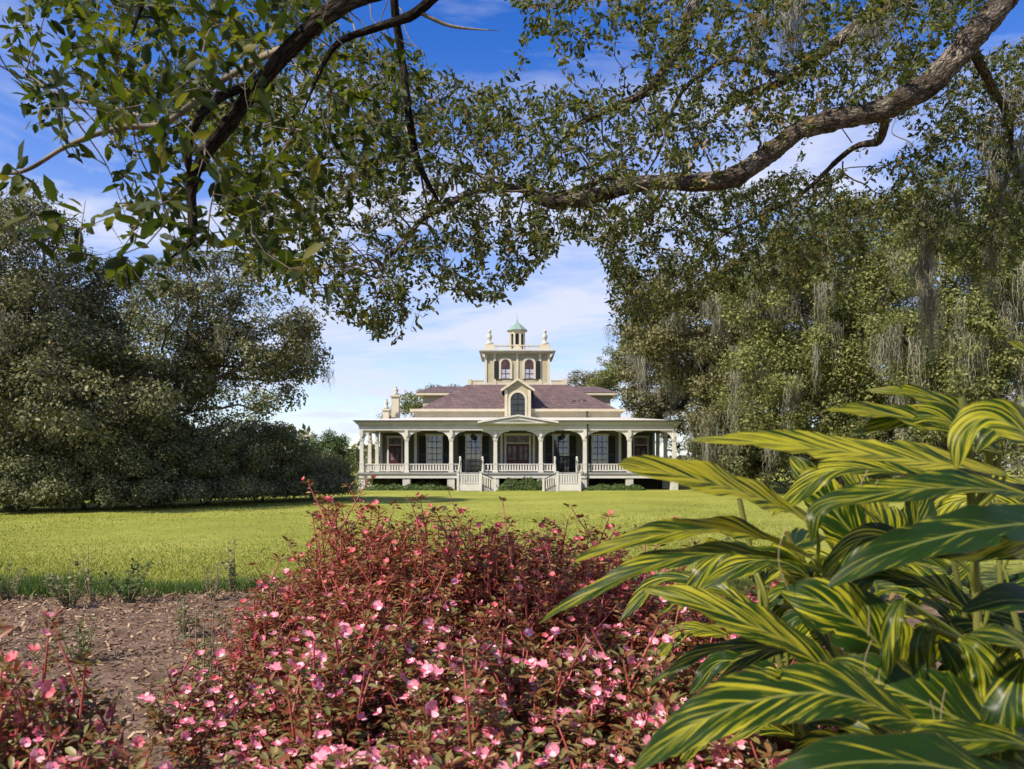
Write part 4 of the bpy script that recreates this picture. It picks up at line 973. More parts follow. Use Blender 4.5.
limbs = [
    ([(5.5, 6.3, 5.9, 0), (1060, -70, 6.2), (1000, 2, 6.1), (968, 42, 6.0), (930, 82, 6.0), (885, 108, 6.0), (840, 118, 6.0), (800, 130, 6.0), (765, 155, 6.0), (735, 178, 6.0), (690, 183, 6.0), (640, 184, 6.0), (590, 197, 6.0), (548, 203, 6.0), (524, 190, 6.0), (500, 183, 6.05)],
     [.25, .21, .165, .155, .142, .13, .125, .118, .115, .112, .098, .088, .084, .072, .05, .035]),
    ([(640, 184, 6.02), (610, 176, 6.2), (560, 196, 6.4), (500, 186, 6.5), (470, 194, 6.5), (448, 205, 6.4), (425, 218, 6.3), (398, 248, 6.2), (380, 268, 6.2)], [.05, .05, .045, .042, .04, .045, .035, .025, .012]),
    ([(885, 108, 6.0), (880, 140, 6.4), (850, 150, 7), (800, 195, 7.6), (740, 225, 8), (690, 260, 8.3)], [.06, .05, .04, .03, .02, .01]),
    ([(1030, -20, 6.6), (950, -25, 6.9), (886, 7, 7), (850, 30, 7), (815, 58, 7), (788, 80, 7), (745, 95, 7.1), (715, 118, 7.2)], [.13, .12, .105, .09, .075, .06, .045, .02]),
    ([(905, -60, 7), (760, -50, 6.8), (700, -5, 6.6), (682, 40, 6.6), (655, 83, 6.6), (620, 104, 6.6), (578, 125, 6.6), (556, 146, 6.6)], [.11, .10, .085, .075, .062, .05, .035, .015]),
    ([(968, 42, 6.0), (985, 75, 6.6), (1010, 130, 7.5), (1000, 200, 8.2), (960, 260, 8.6)], [.07, .055, .045, .035, .015]),
    ([(700, -5, 6.6), (600, -60, 6.3), (470, -50, 6.2), (380, -20, 6.2), (310, 40, 6.3), (250, 95, 6.4), (190, 120, 6.5), (120, 150, 6.6)], [.06, .05, .045, .038, .03, .022, .015, .008]),
    ([(788, 80, 7), (730, 60, 7.6), (680, 95, 8), (660, 150, 8.3), (620, 215, 8.4)], [.04, .035, .03, .02, .01]),
]
A_main = [(250, 120), (320, 95), (345, 115), (400, 135), (455, 95), (540, 100), (600, 125), (650, 110), (700, 130), (700, 200), (640, 235), (560, 240), (535, 275), (520, 298), (470, 305), (430, 280), (405, 335), (360, 335), (300, 280), (250, 240)]
regs = [
    (A_main, 5.2, 7.6, 3600),
    ([(430, 110), (540, 105), (600, 140), (560, 235), (500, 270), (440, 240)], 5.6, 7.4, 600),
    ([(505, -20), (640, -20), (622, 35), (575, 58), (530, 48)], 5.4, 6.8, 230),
    ([(630, -20), (1000, -20), (930, 75), (860, 100), (820, 118), (760, 140), (720, 150), (690, 135), (640, 110)], 5.6, 8.0, 2100),
    ([(565, 215), (720, 195), (800, 165), (835, 195), (800, 235), (700, 300), (640, 330), (615, 330), (600, 265)], 6.8, 9.5, 1400),
    ([(690, 185), (840, 170), (900, 200), (880, 260), (760, 300), (690, 290)], 7.5, 10, 900),
    ([(880, 175), (960, 75), (1060, 0), (1070, 230), (980, 290), (900, 240)], 6.8, 10, 1100),
    ([(300, 20), (400, 30), (430, 90), (480, 100), (420, 150), (330, 150)], 4.8, 6.5, 260),
    ([(190, 80), (420, 50), (430, 160), (340, 310), (250, 290), (215, 200)], 5.2, 7.2, 900),
    ([(60, -20), (340, -20), (270, 110), (180, 160), (110, 150)], 5.6, 7.4, 420),
    ([(370, 45), (480, 80), (560, 85), (640, 80), (645, 130), (400, 140)], 5.2, 7.2, 480),
    ([(900, 60), (1070, 40), (1070, 260), (920, 230)], 6.8, 9, 1000),
    ([(330, 300), (405, 300), (395, 345), (345, 335)], 5.4, 6.5, 70),
]
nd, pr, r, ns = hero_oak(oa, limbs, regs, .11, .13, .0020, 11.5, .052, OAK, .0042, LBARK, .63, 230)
an = [P(px, py, Y) for px, py, Y in ((786, 5, 6.6), (782, -25, 6.6), (792, 25, 6.7), (862, 28, 6.9), (868, 15, 6.9), (800, -10, 6.8), (925, 200, 8.4), (928, 232, 8.4), (922, 262, 8.4), (930, 290, 8.4), (995, 150, 8), (1000, 185, 8), (990, 235, 8.6), (1012, 90, 7.6), (985, 120, 7.6), (1018, 140, 7.8), (955, 190, 8.2), (760, 15, 6.7), (885, 20, 7))]
for a, l_ in zip(an, [.55, .45, .4, .4, .4, .5, .8, .9, .95, .9, .7, .8, .9, .6, .7, .8, .7, .35, .35]):
    V, F = moss_mesh(local(np.array([a]), oa), [l_], 95, .0042, .05, 12); link('hanging_moss', np_mesh('hanging_moss', V, F), MOSS, oa)

ob = empty('live_oak', (1.9, -3.0, .3), 'near oak with dark drooping branch and large leaves at upper left', 'tree')
V_, r_ = dense([(1.9, -3.0, .1), (1.85, -2.9, 1.6), (1.6, -2.6, 3.2), (1.1, -1.8, 4.6), (1.0, -1.6, 6.2)], [.60, .42, .36, .25, .12], .15, .03)
Vt, Ft = tubes([(V_, r_, 16)]); link('trunk', np_mesh('trunk', local(Vt, ob), Ft), BARK, ob, True)
limbs = [
    ([(1.1, -1.8, 4.5, 0), (.55, .4, 4.5, 0), (470, -120, 2.55), (350, 0, 2.5), (305, 38, 2.5), (255, 85, 2.5), (222, 132, 2.5), (202, 160, 2.5), (192, 190, 2.5), (193, 222, 2.5), (190, 243, 2.5), (165, 262, 2.5)],
     [.12, .085, .055, .042, .039, .036, .033, .030, .026, .022, .014, .006]),
    ([(255, 85, 2.5), (225, 95, 2.45), (205, 110, 2.4), (190, 135, 2.4), (188, 165, 2.45), (196, 190, 2.5)], [.022, .022, .021, .02, .018, .012]),
    ([(305, 40, 2.52), (262, 58, 2.6), (215, 85, 2.7), (165, 123, 2.7), (120, 128, 2.7), (70, 145, 2.7), (20, 172, 2.7), (-30, 170, 2.7)], [.016, .017, .016, .015, .013, .012, .009, .005]),
    ([(165, 123, 2.7), (120, 110, 2.8), (60, 95, 2.9), (10, 60, 3.0)], [.010, .008, .007, .004]),
    ([(360, -40, 2.5), (160, -40, 2.3), (143, 0, 2.3), (130, 42, 2.3)], [.03, .016, .014, .006]),
    ([(470, -120, 2.58), (455, -30, 3.2), (418, 12, 3.3), (385, 25, 3.3), (340, 42, 3.3), (318, 75, 3.3), (300, 120, 3.3)], [.04, .034, .032, .024, .020, .015, .007]),
    ([(418, 12, 3.3), (452, 26, 3.3), (500, 31, 3.3)], [.014, .011, .004]),
    ([(400, -60, 4.2), (394, 0, 4.3), (401, 50, 4.4), (408, 110, 4.4), (418, 160, 4.5), (440, 204, 4.6)], [.035, .034, .032, .032, .035, .03]),
]
regs = [
    ([(0, -20), (350, -20), (330, 60), (270, 90), (330, 200), (300, 240), (240, 270), (200, 262), (140, 262), (110, 190), (95, 150), (60, 120), (0, 130)], 2.3, 3.6, 560),
    ([(60, -20), (340, -20), (250, 110), (110, 130)], 2.1, 2.9, 230),
    ([(0, 100), (70, 120), (60, 200), (0, 230)], 1.9, 2.6, 14),
    ([(230, 240), (360, 280), (350, 360), (320, 320)], 2.0, 2.6, 10),
    ([(120, 220), (210, 240), (150, 290), (60, 270)], 1.9, 2.5, 16),
    ([(200, 100), (340, 60), (400, 60), (420, 140), (340, 220), (300, 300), (230, 240)], 3.4, 4.8, 800),
    ([(380, 40), (430, 100), (440, 200), (380, 200)], 4.0, 4.8, 60),
]
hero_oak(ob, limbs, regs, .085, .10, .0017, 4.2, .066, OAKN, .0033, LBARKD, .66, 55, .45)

# ------------------------------------------------------------------ impatiens
def impatiens(h, nst, spread, seed, red, nfl):
    """one plant at the origin, returns (stem mesh, foliage mesh, list of flower placements)"""
    g = np.random.default_rng(seed); ch = []; LP = []; LD = []; LN = []; LS = []; FLW = []
    for k in range(nst):
        a = g.uniform(0, 2*PI); lean = g.uniform(.15, 1)*spread; hh_ = h*g.uniform(.66, 1.05)
        end = np.array([math.cos(a)*lean, math.sin(a)*lean, hh_]); b0 = np.array([math.cos(a), math.sin(a), 0])*lean*.25
        mid_ = b0*.5+end*.5+np.array([math.cos(a), math.sin(a), 0])*lean*.12+g.normal(size=3)*.02
        uu = np.linspace(0, 1, 9)[:, None]; pts = (1-uu)**2*b0+2*uu*(1-uu)*mid_+uu**2*end
        ch.append((pts, np.linspace(.008, .0035, 9), 5))
        stems = [(pts, hh_)]
        for sb in range(g.integers(2, 4)):
            i0 = g.integers(4, 8); aa = g.uniform(0, 2*PI); l2 = h*g.uniform(.15, .3)
            e2 = pts[i0]+np.array([math.cos(aa)*l2*.6, math.sin(aa)*l2*.6, l2]); p2 = pts[i0]*(1-uu)+e2*uu; p2[:, 2] += 0
            ch.append((p2, np.linspace(.005, .0025, 9), 4)); stems.append((p2, l2))
        for si, (pp_, l_) in enumerate(stems):
            lo = (.55 if red else .35) if si == 0 else .3
            nn_ = int((14 if si == 0 else 8)*max(.7, l_/.55) if si == 0 else 8)
            us = np.concatenate([g.uniform(lo, 1, int(nn_*1.25)), np.full(11, 1.0)])
            for j, u in enumerate(us):
                q = pp_[min(8, int(u*8))]+(pp_[min(8, int(u*8)+1)]-pp_[min(8, int(u*8))])*(u*8-int(u*8))
                b_ = g.uniform(0, 2*PI); tilt = g.uniform(-.25, .55) if u < 1 else g.uniform(-.1, .9)
                d = np.array([math.cos(b_), math.sin(b_), tilt])
                LP.append(q+d*.012); LD.append(d); LN.append(np.array([-math.cos(b_)*tilt, -math.sin(b_)*tilt, 1])+g.normal(size=3)*.3); LS.append(g.uniform(.026, .058)*(1 if u < 1 else .85))
            FLW.append(pp_[-3]); FLW.append(pp_[-2]);
            if si == 0 or g.uniform() < .8: FLW.append(pp_[-1])
    V, F_ = tubes(ch); sm = np_mesh('stem', V, F_); sm.materials.append(STEMR)
    LS = np.array(LS); V, F_ = leaves(np.array(LP), np.array(LD), np.array(LN), LS, LS*.40, 'oak'); fm = np_mesh('foliage', V, F_); fm.materials.append(IMPR if red else IMPL)
    g.shuffle(FLW)
    fl = []
    for q in FLW[:nfl]:
        b_ = g.uniform(0, 2*PI)
        fl.append((q+np.array([math.cos(b_)*.03, math.sin(b_)*.03, g.uniform(.015, .055)]), (g.uniform(-.2, 1.25), 0, g.uniform(-2.0, 2.0)), g.uniform(.75, 1.3)))
    return sm, fm, fl
def flower_mesh(seed, mat):
    g = np.random.default_rng(seed); V = []; F_ = []
    for k in range(5):
        a = 2*PI*k/5+g.normal()*.12; ln = .0172*g.uniform(.85, 1.15); wd_ = .0093*g.uniform(.9, 1.2); cup = g.uniform(.004, .014)
        d = np.array([math.cos(a), math.sin(a), 0]); s_ = np.array([-math.sin(a), math.cos(a), 0])
        pr_ = [(0, .0), (.35, .75), (.75, 1.0), (1.0, .55)]; b0 = len(V)
        for (u, ww) in pr_:
            for s in (-1, 0, 1): V.append(d*ln*u+s_*s*wd_*ww+np.array([0, 0, cup*u*u+.003*abs(s)*u+(.001*k)]))
        for i in range(3):
            for j in range(2): F_.append([b0+i*3+j, b0+i*3+j+1, b0+i*3+j+4, b0+i*3+j+3])
    me = np_mesh('flower', np.array(V), np.array(F_)); me.materials.append(mat); return me
FM = [flower_mesh(i, PETAL) for i in range(5)]; FMR = [flower_mesh(20+i, PETALR) for i in range(3)]
tall = [impatiens(1.12, 11, .24, 100+i, True, 26) for i in range(4)]
low = [impatiens(.62, 13, .26, 200+i, False, 46) for i in range(5)]
def place_imp(proto, x_, y_, sc, rz, label, group, fms):
    e_ = empty('impatiens_plant', (x_, y_, float(gz(x_, y_))+.02), label, 'flowering plant', group); e_.rotation_euler = (0, 0, rz); e_.scale = (sc[0], sc[0], sc[1])
    for nm, me in (('stem', proto[0]), ('foliage', proto[1])):
        o = bpy.data.objects.new(nm, me); C.objects.link(o); o.parent = e_
    for loc, rot, s_ in proto[2]:
        o = bpy.data.objects.new('flower', random.choice(fms)); C.objects.link(o); o.parent = e_; o.location = loc
        o.rotation_euler = (rot[0], rot[1], rot[2]-rz); o.scale = (s_, s_, s_*sc[0]/sc[1])
cells = []
for iy in range(13):
    Yv = 1.95+iy*.235
    xl = np.interp(Yv, [1.9, 2.6, 3.4, 4.2, 4.9], [-.84, -1.02, -1.22, -1.42, -1.30]); xr = np.interp(Yv, [1.9, 2.6, 3.6, 4.9], [.80, 1.1, 1.25, .62])
    nn_ = int((xr-xl)/.29)+1
    for k in range(nn_):
        cells.append((xl+(k+.5*(iy % 2))*.29+rng.normal()*.05, Yv+rng.normal()*.05))
def env(px): return np.interp(px, [200, 235, 262, 300, 340, 375, 420, 470, 520, 560, 600, 680], [640, 600, 560, 520, 494, 486, 497, 518, 530, 540, 552, 575])
for (x_, y_) in cells:
    px = 512+x_/y_*FPX
    ztop = EYE-(np.interp(y_, [1.9, 2.6, 3.4, 4.2, 4.9], [790, 690, 600, 530, 500])-HZ)/FPX*y_
    zmax = EYE-(env(px)-HZ)/FPX*y_
    h = min(ztop, zmax)-.32+rng.normal()*.06-.02
    edge = x_ < np.interp(y_, [1.9, 4.9], [-.65, -1.1])
    if edge: h *= .8
    h = max(h, .26)
    if h > .80 or (h > .62 and y_ > 3.2 and rng.uniform() < .6): pt = tall[rng.integers(4)]; hz_ = h/1.22*(rng.uniform(.98, 1.10) if 325 < px < 425 and y_ > 4 else rng.uniform(.93, 1.09)); lb, gp, fm_ = 'tall red-stemmed impatiens with bronze leaves along the back of the flower mass', 'tall impatiens at the back of the bed', FMR
    else: pt = low[rng.integers(5)]; hz_ = h/.64; lb, gp, fm_ = 'lower bushy impatiens with bronze-green leaves and pink flowers in front centre', 'bushy impatiens in the front of the bed', FM
    sxy = np.clip(.75+.25*hz_, .75, 1.15)
    place_imp(pt, float(x_), float(y_), (float(sxy), float(hz_)), rng.uniform(0, 6.28), lb, gp, fm_)
for (px, Y, zt) in ((-5, 2.1, 668), (45, 2.3, 664), (20, 2.5, 672), (92, 2.1, 735), (-40, 2.4, 660), (50, 1.95, 735)):
    x_ = (px-512)/FPX*Y; h = EYE-(zt-HZ)/FPX*Y-.32
    place_imp(low[rng.integers(5)], x_, Y, (.85, h/.64), rng.uniform(0, 6.28), 'impatiens of the small pink clump in the lower left corner', 'impatiens in the lower left corner', FMR+FM)

# ------------------------------------------------------------------ small weeds at the bed edge
def weed(px, py, hpx, label, cat='weed', nst=7, leafy=1.0, spread=.12, mat=None, sway=0):
    Y = (EYE-.3)*FPX/(py-HZ)
    for _ in range(4):
        xx_ = (px-512)/FPX*Y; Y = (EYE-float(gz(xx_, Y)))*FPX/(py-HZ)
    x_ = (px-512)/FPX*Y; h = hpx/FPX*Y
    e_ = empty('weed_plant', (x_, Y, float(gz(x_, Y))), label, cat, 'straggly plants at the bed edge')
    ch = []; LP = []; LD = []
    for k in range(nst):
        a = rng.uniform(0, 2*PI); l_ = rng.uniform(.3, 1)*spread; hh_ = h*rng.uniform(.55, 1) if k else h
        uu = np.linspace(0, 1, 7)[:, None]; end = np.array([math.cos(a)*l_+sway, math.sin(a)*l_, hh_]); pts = uu*end+np.sin(uu*PI)*np.array([math.cos(a), math.sin(a), 0])*.02
        ch.append((pts, np.linspace(.0065, .0025, 7), 4))
        for j in range(int(26*leafy)):
            u = rng.uniform(.15, 1); LP.append(u*end+rng.normal(size=3)*.012); LD.append(np.append(rng.normal(size=2), rng.uniform(-.1, .8)))
    V, F_ = tubes(ch); link('stem', np_mesh('stem', V, F_), DRYST, e_)
    if LP:
        s_ = rng.uniform(.025, .06, len(LP)); V, F_ = leaves(np.array(LP), np.array(LD), rdir(len(LP), .8), s_, s_*.45, 'oak'); link('foliage', np_mesh('foliage', V, F_), mat or WEEDL, e_)
weed(5, 603, 42, 'grey-green straggly plant at the far left end of the grass edge', nst=9, leafy=1.2, spread=.25)
weed(70, 612, 52, 'leafy grey-green plant left of the tall dry stalk', nst=10, leafy=1.3, spread=.22)
weed(92, 604, 60, 'plant with one tall dry brown stalk at the bed edge', nst=5, leafy=.25, spread=.10)
weed(128, 606, 45, 'green spreading plant right of the tall dry stalk', nst=12, leafy=1.4, spread=.3, mat=GREENB)
weed(212, 604, 50, 'thin brown stalky plant left of the red impatiens', nst=8, leafy=.4, spread=.14)
weed(232, 596, 55, 'dense dry seed-headed stalk beside the red impatiens', nst=7, leafy=1.0, spread=.08)
weed(78, 668, 50, 'small pale weed alone in the middle of the mulch', nst=7, leafy=.9, spread=.14)
weed(185, 640, 45, 'pale dry stems in mulch near the left flank of impatiens', nst=9, leafy=.5, spread=.16)
weed(205, 700, 90, 'pale green weed in mulch against the left front of the impatiens', nst=8, leafy=.8, spread=.12)

# ------------------------------------------------------------------ variegated ginger, right foreground
def gingermat(name, yel, transl=0.42):
    m, t, b, out = newmat(name)
    uv = N(t, 'ShaderNodeUVMap'); sp = N(t, 'ShaderNodeSeparateXYZ'); L(t, uv, 0, sp, 0)
    oi = N(t, 'ShaderNodeObjectInfo')
    ab = N(t, 'ShaderNodeMath', operation='ABSOLUTE'); L(t, sp, 'Y', ab, 0)
    pw = N(t, 'ShaderNodeMath', operation='POWER'); L(t, ab, 0, pw, 0); pw.inputs[1].default_value = 0.9
    c = N(t, 'ShaderNodeMath', operation='MULTIPLY_ADD'); L(t, pw, 0, c, 0); c.inputs[1].default_value = -0.27; L(t, sp, 'X', c, 2)
    sg = N(t, 'ShaderNodeMath', operation='SIGN'); L(t, sp, 'Y', sg, 0)
    s2 = N(t, 'ShaderNodeMath', operation='MULTIPLY_ADD'); L(t, sg, 0, s2, 0); s2.inputs[1].default_value = 3.7; 
    s3 = N(t, 'ShaderNodeMath', operation='MULTIPLY'); L(t, oi, 'Random', s3, 0); s3.inputs[1].default_value = 91.0; L(t, s3, 0, s2, 2)
    s4 = N(t, 'ShaderNodeMath', operation='MULTIPLY_ADD'); L(t, ab, 0, s4, 0); s4.inputs[1].default_value = 0.8; L(t, s2, 0, s4, 2)
    cx = N(t, 'ShaderNodeMath', operation='MULTIPLY'); L(t, c, 0, cx, 0); cx.inputs[1].default_value = 30
    cb = N(t, 'ShaderNodeCombineXYZ'); L(t, cx, 0, cb, 0); L(t, s4, 0, cb, 1); L(t, s3, 0, cb, 2)
    nn = N(t, 'ShaderNodeTexNoise', Scale=1.0, Detail=3.5, Roughness=0.62); L(t, cb, 0, nn, 'Vector')
    # amount of yellow varies by leaf and along the leaf
    va = N(t, 'ShaderNodeMath', operation='MULTIPLY_ADD'); L(t, oi, 'Random', va, 0); va.inputs[1].default_value = 0.10; va.inputs[2].default_value = yel-0.05
    ad = N(t, 'ShaderNodeMath', operation='ADD'); L(t, nn, 0, ad, 0); L(t, va, 0, ad, 1)
    rp = ramp(t, [(0.0, (0.010, 0.030, 0.004)), (0.48, (0.018, 0.046, 0.005)), (0.51, (0.075, 0.115, 0.010)), (0.535, (0.30, 0.29, 0.016)), (0.60, (0.48, 0.43, 0.028)), (0.8, (0.50, 0.44, 0.06))]); L(t, ad, 0, rp, 0)
    # pale midrib
    mr = ramp(t, [(0.0, 1.0), (0.035, 0.55), (0.06, 0.0)]); L(t, ab, 0, mr, 0)
    mm = N(t, 'ShaderNodeMix', data_type='RGBA'); L(t, mr, 0, mm, 0); L(t, rp, 0, mm, 6); mm.inputs[7].default_value = (0.26, 0.28, 0.06, 1)
    # brown dry rim
    n4 = N(t, 'ShaderNodeTexNoise', Scale=9, Detail=3); L(t, uv, 0, n4, 'Vector')
    e1 = N(t, 'ShaderNodeMath', operation='MULTIPLY_ADD'); L(t, n4, 0, e1, 0); e1.inputs[1].default_value = 0.12; L(t, ab, 0, e1, 2)
    er = ramp(t, [(1.02, 0.0), (1.06, 0.8)]); 
    e2 = N(t, 'ShaderNodeMath', operation='SUBTRACT'); L(t, e1, 0, e2, 0); e2.inputs[1].default_value = 0.07
    er = ramp(t, [(0.955, 0.0), (0.995, 0.7)]); L(t, e2, 0, er, 0)
    m2 = N(t, 'ShaderNodeMix', data_type='RGBA'); L(t, er, 0, m2, 0); L(t, mm, 2, m2, 6); m2.inputs[7].default_value = (0.16, 0.09, 0.03, 1)
    L(t, m2, 2, b, 'Base Color'); b.inputs['Roughness'].default_value = 0.30; b.inputs['Specular IOR Level'].default_value = 0.32
    vx = N(t, 'ShaderNodeMath', operation='MULTIPLY'); L(t, c, 0, vx, 0); vx.inputs[1].default_value = 420
    sn = N(t, 'ShaderNodeMath', operation='SINE'); L(t, vx, 0, sn, 0)
    sa = N(t, 'ShaderNodeMath', operation='MULTIPLY_ADD'); L(t, nn, 0, sa, 0); sa.inputs[1].default_value = 2.0; L(t, sn, 0, sa, 2)
    bp = N(t, 'ShaderNodeBump', Strength=0.35, Distance=0.0015); L(t, sa, 0, bp, 'Height'); L(t, bp, 0, b, 'Normal')
    tr = N(t, 'ShaderNodeBsdfTranslucent'); mu = N(t, 'ShaderNodeMix', data_type='RGBA', blend_type='MULTIPLY'); mu.inputs[0].default_value = 1
    L(t, m2, 2, mu, 6); mu.inputs[7].default_value = (1.5, 1.55, 0.5, 1); L(t, mu, 2, tr, 0)
    ms = N(t, 'ShaderNodeMixShader'); ms.inputs[0].default_value = transl; L(t, b, 0, ms, 1); L(t, tr, 0, ms, 2); L(t, ms, 0, out, 0)
    return m
GY = gingermat('ginger_leaf_striped', 0.004); GG = gingermat('ginger_leaf_green', -0.075); GM = gingermat('ginger_leaf_mixed', -0.028); GB_ = gingermat('ginger_leaf_bright', 0.022, .48)  # green and mixed darken the lower leaves, standing in for shade
CANE = noisemat('ginger_cane', (0.10, 0.13, 0.03), (0.26, 0.24, 0.07), scale=6, rough=.4, stretch=(1, 1, .3))
gp = empty('shell_ginger', (1.35, 2.15, .3), 'large yellow-striped green ginger plant with long arching leaves, right foreground', 'plant')
canes = []
def cane(pts, r0=.013):
    p_, r_ = dense(pts, np.linspace(r0, r0*.55, len(pts)), .05)
    V, F_ = tubes([(p_, r_, 8)]); o = link('cane', np_mesh('cane', local(V, gp), F_), CANE, gp, True); canes.append((p_, o)); return o
for pts in ([(1.30, 2.15, .28), (1.22, 2.0, .8), (1.12, 1.85, 1.3), (1.02, 1.72, 1.72), (.98, 1.68, 1.86)],
            [(1.20, 2.25, .28), (1.02, 2.1, .8), (.82, 1.95, 1.25), (.66, 1.85, 1.55)],
            [(1.45, 1.95, .28), (1.30, 1.75, .7), (1.12, 1.58, 1.05), (.95, 1.48, 1.32)],
            [(1.10, 2.35, .28), (.95, 2.3, .7), (.78, 2.2, 1.1), (.68, 2.15, 1.42), (.62, 2.1, 1.62)],
            [(1.60, 2.2, .28), (1.55, 2.0, .9), (1.45, 1.85, 1.45), (1.32, 1.75, 1.82)],
            [(1.35, 1.75, .28), (1.20, 1.55, .6), (1.02, 1.42, .85), (.86, 1.36, 1.02)],
            [(1.75, 2.5, .28), (1.7, 2.4, 1.0), (1.62, 2.3, 1.6), (1.5, 2.2, 1.95)],
            [(1.5, 2.75, .28), (1.35, 2.7, .8), (1.2, 2.6, 1.3), (1.1, 2.5, 1.55)],
            [(1.9, 2.9, .28), (1.8, 2.8, .9), (1.7, 2.7, 1.5), (1.6, 2.6, 1.75)],
            [(1.45, 2.3, .28), (1.36, 2.2, .7), (1.25, 2.1, 1.2), (1.14, 2.0, 1.5)],
            [(1.5, 1.7, .28), (1.46, 1.66, .7), (1.38, 1.62, 1.1), (1.28, 1.6, 1.35)],
            [(1.6, 2.5, .28), (1.5, 2.4, .7), (1.4, 2.3, 1.1), (1.3, 2.2, 1.5)],
            [(1.15, 2.1, .28), (1.08, 2.0, .6), (1.0, 1.92, .9), (.92, 1.88, 1.2)],
            [(1.4, 2.0, .28), (1.36, 1.95, .7), (1.3, 1.9, 1.1), (1.2, 1.86, 1.4)],
            [(1.75, 1.9, .28), (1.6, 1.8, .6), (1.42, 1.7, .95), (1.25, 1.65, 1.2)],
            [(1.3, 1.6, .28), (1.22, 1.5, .5), (1.1, 1.4, .75), (1.0, 1.35, .9)],
            [(1.25, 1.9, .28), (1.12, 1.75, .6), (1.0, 1.66, .95), (.9, 1.6, 1.2)],
            [(1.2, 3.0, .28), (1.05, 2.95, .7), (.95, 2.9, 1.1), (.9, 2.85, 1.4)]):
    cane(pts)
NS, NC = 46, 11
def gleaf(mid, width, nh, mat=None, fold=.22, ripple=.007, tip=.75, cup=0.0, blunt=0.0, seed=None):
    """mid: 3-D points from base to tip, nh: normal hint(s)"""
    g = np.random.default_rng(seed if seed is not None else rng.integers(1e6))
    p_, _ = dense(mid, np.ones(len(mid)), .004)
    ln = np.concatenate([[0], np.cumsum(np.linalg.norm(np.diff(p_, axis=0), axis=1))]); tot = ln[-1]
    tq = np.linspace(0, tot, NS+1); q = np.stack([np.interp(tq, ln, p_[:, i]) for i in range(3)], 1); u = tq/tot
    T = unit(np.gradient(q, axis=0)); nh = np.asarray(nh, float)
    if nh.ndim == 2: nh = np.stack([np.interp(u, np.linspace(0, 1, len(nh)), nh[:, i]) for i in range(3)], 1)
    else: nh = np.broadcast_to(nh, T.shape)
    Nn = unit(nh-T*(nh*T).sum(1)[:, None]); Sd = np.cross(Nn, T)
    wv = (u+.012)**.55*(1-u+blunt*.02)**tip; wv = wv/wv.max()*width*.43
    s = np.linspace(-1, 1, NC); ph = g.uniform(0, 6.28, 2); fr = g.uniform(14, 22)
    hgt = fold*np.abs(s)[None]*wv[:, None]-cup*(s**2)[None]*wv[:, None]+ripple*(np.abs(s)[None]**2)*np.where(s[None] < 0, np.sin(u[:, None]*fr+ph[0]), np.sin(u[:, None]*fr*1.1+ph[1]))*np.sin(PI*u)[:, None]
    ft = np.ones((NS+1, 2))
    for sd_ in (0, 1):
        for _ in range(g.integers(0, 3)):
            i0 = g.integers(10, NS-2); dp = g.uniform(.12, .55); ft[i0, sd_] *= 1-dp; ft[i0+1, sd_] *= 1-dp*g.uniform(.2, .8)
        ft[:, sd_] *= 1+.03*g.normal(size=NS+1)
    sa_ = np.abs(s)[None]; ftm = np.where(s[None] < 0, ft[:, :1], ft[:, 1:]); sw = s[None]*(1-(1-ftm)*sa_**3)
    V = q[:, None]+sw[..., None]*wv[:, None, None]*Sd[:, None]+hgt[..., None]*Nn[:, None]
    uvs = np.stack([np.broadcast_to(u[:, None]*tot/.5, (NS+1, NC)), np.broadcast_to(s[None], (NS+1, NC))], 2).reshape(-1, 2)
    I = np.arange((NS+1)*NC).reshape(NS+1, NC); F_ = np.stack([I[:-1, :-1].ravel(), I[:-1, 1:].ravel(), I[1:, 1:].ravel(), I[1:, :-1].ravel()], 1)
    V = V.reshape(-1, 3)
    # nearest cane gets the leaf; a short stalk joins them
    best = min(((np.linalg.norm(cp-q[0], axis=1).min(), ci) for ci, (cp, o) in enumerate(canes)))
    cp, co_ = canes[best[1]]; j = np.linalg.norm(cp-q[0], axis=1).argmin(); j = max(0, j-3); a = cp[j]
    if np.linalg.norm(a-q[0]) > .01:
        pth, rr = dense([a, a*.5+q[0]*.5+np.array([0, 0, .01])-T[0]*.03, q[0], q[1]], [.006, .005, .004, .002], .02)
        V2, F2 = tubes([(pth, rr, 6)]); F_ = np.concatenate([F_, F2+len(V)]); V = np.concatenate([V, V2]); uvs = np.concatenate([uvs, np.tile([[0.02, 0.0]], (len(V2), 1))])
    return link('leaf', np_mesh('leaf', local(V, gp), F_, uvs), mat or GY, co_, True)
def gl(pix, width, nh, **k): return gleaf([P(*q) for q in pix], width, nh, **k)
UPC = (-.25, -.55, .8)       # turned up and towards the viewer
# named leaves of the photograph, base to tip
gl([(1005, 474, 1.60), (930, 462, 1.52), (830, 450, 1.48), (750, 442, 1.46), (690, 440, 1.46)], .108, (-.1, -.62, .78), seed=1)
gl([(815, 522, 1.78), (760, 498, 1.66), (700, 480, 1.58), (650, 470, 1.54), (618, 465, 1.52)], .118, (-.2, -.70, .7), mat=GB_, seed=2, tip=.5)
gl([(815, 560, 1.70), (740, 532, 1.60), (670, 533, 1.54), (610, 548, 1.52), (572, 562, 1.52)], .100, (-.3, -.5, .8), mat=GB_, seed=3)
gl([(830, 575, 1.65), (760, 556, 1.58), (680, 558, 1.50), (600, 588, 1.47), (538, 624, 1.46)], .098, (-.35, -.35, .86), seed=4)
gl([(850, 690, 1.46), (800, 650, 1.42), (740, 620, 1.40), (690, 600, 1.42), (640, 588, 1.46)], .100, (.0, -.62, .75), mat=GM, seed=5)
gl([(915, 722, 1.30), (840, 695, 1.26), (770, 698, 1.23), (700, 722, 1.21), (632, 772, 1.20)], .120, (-.15, -.72, .7), mat=GM, seed=6)
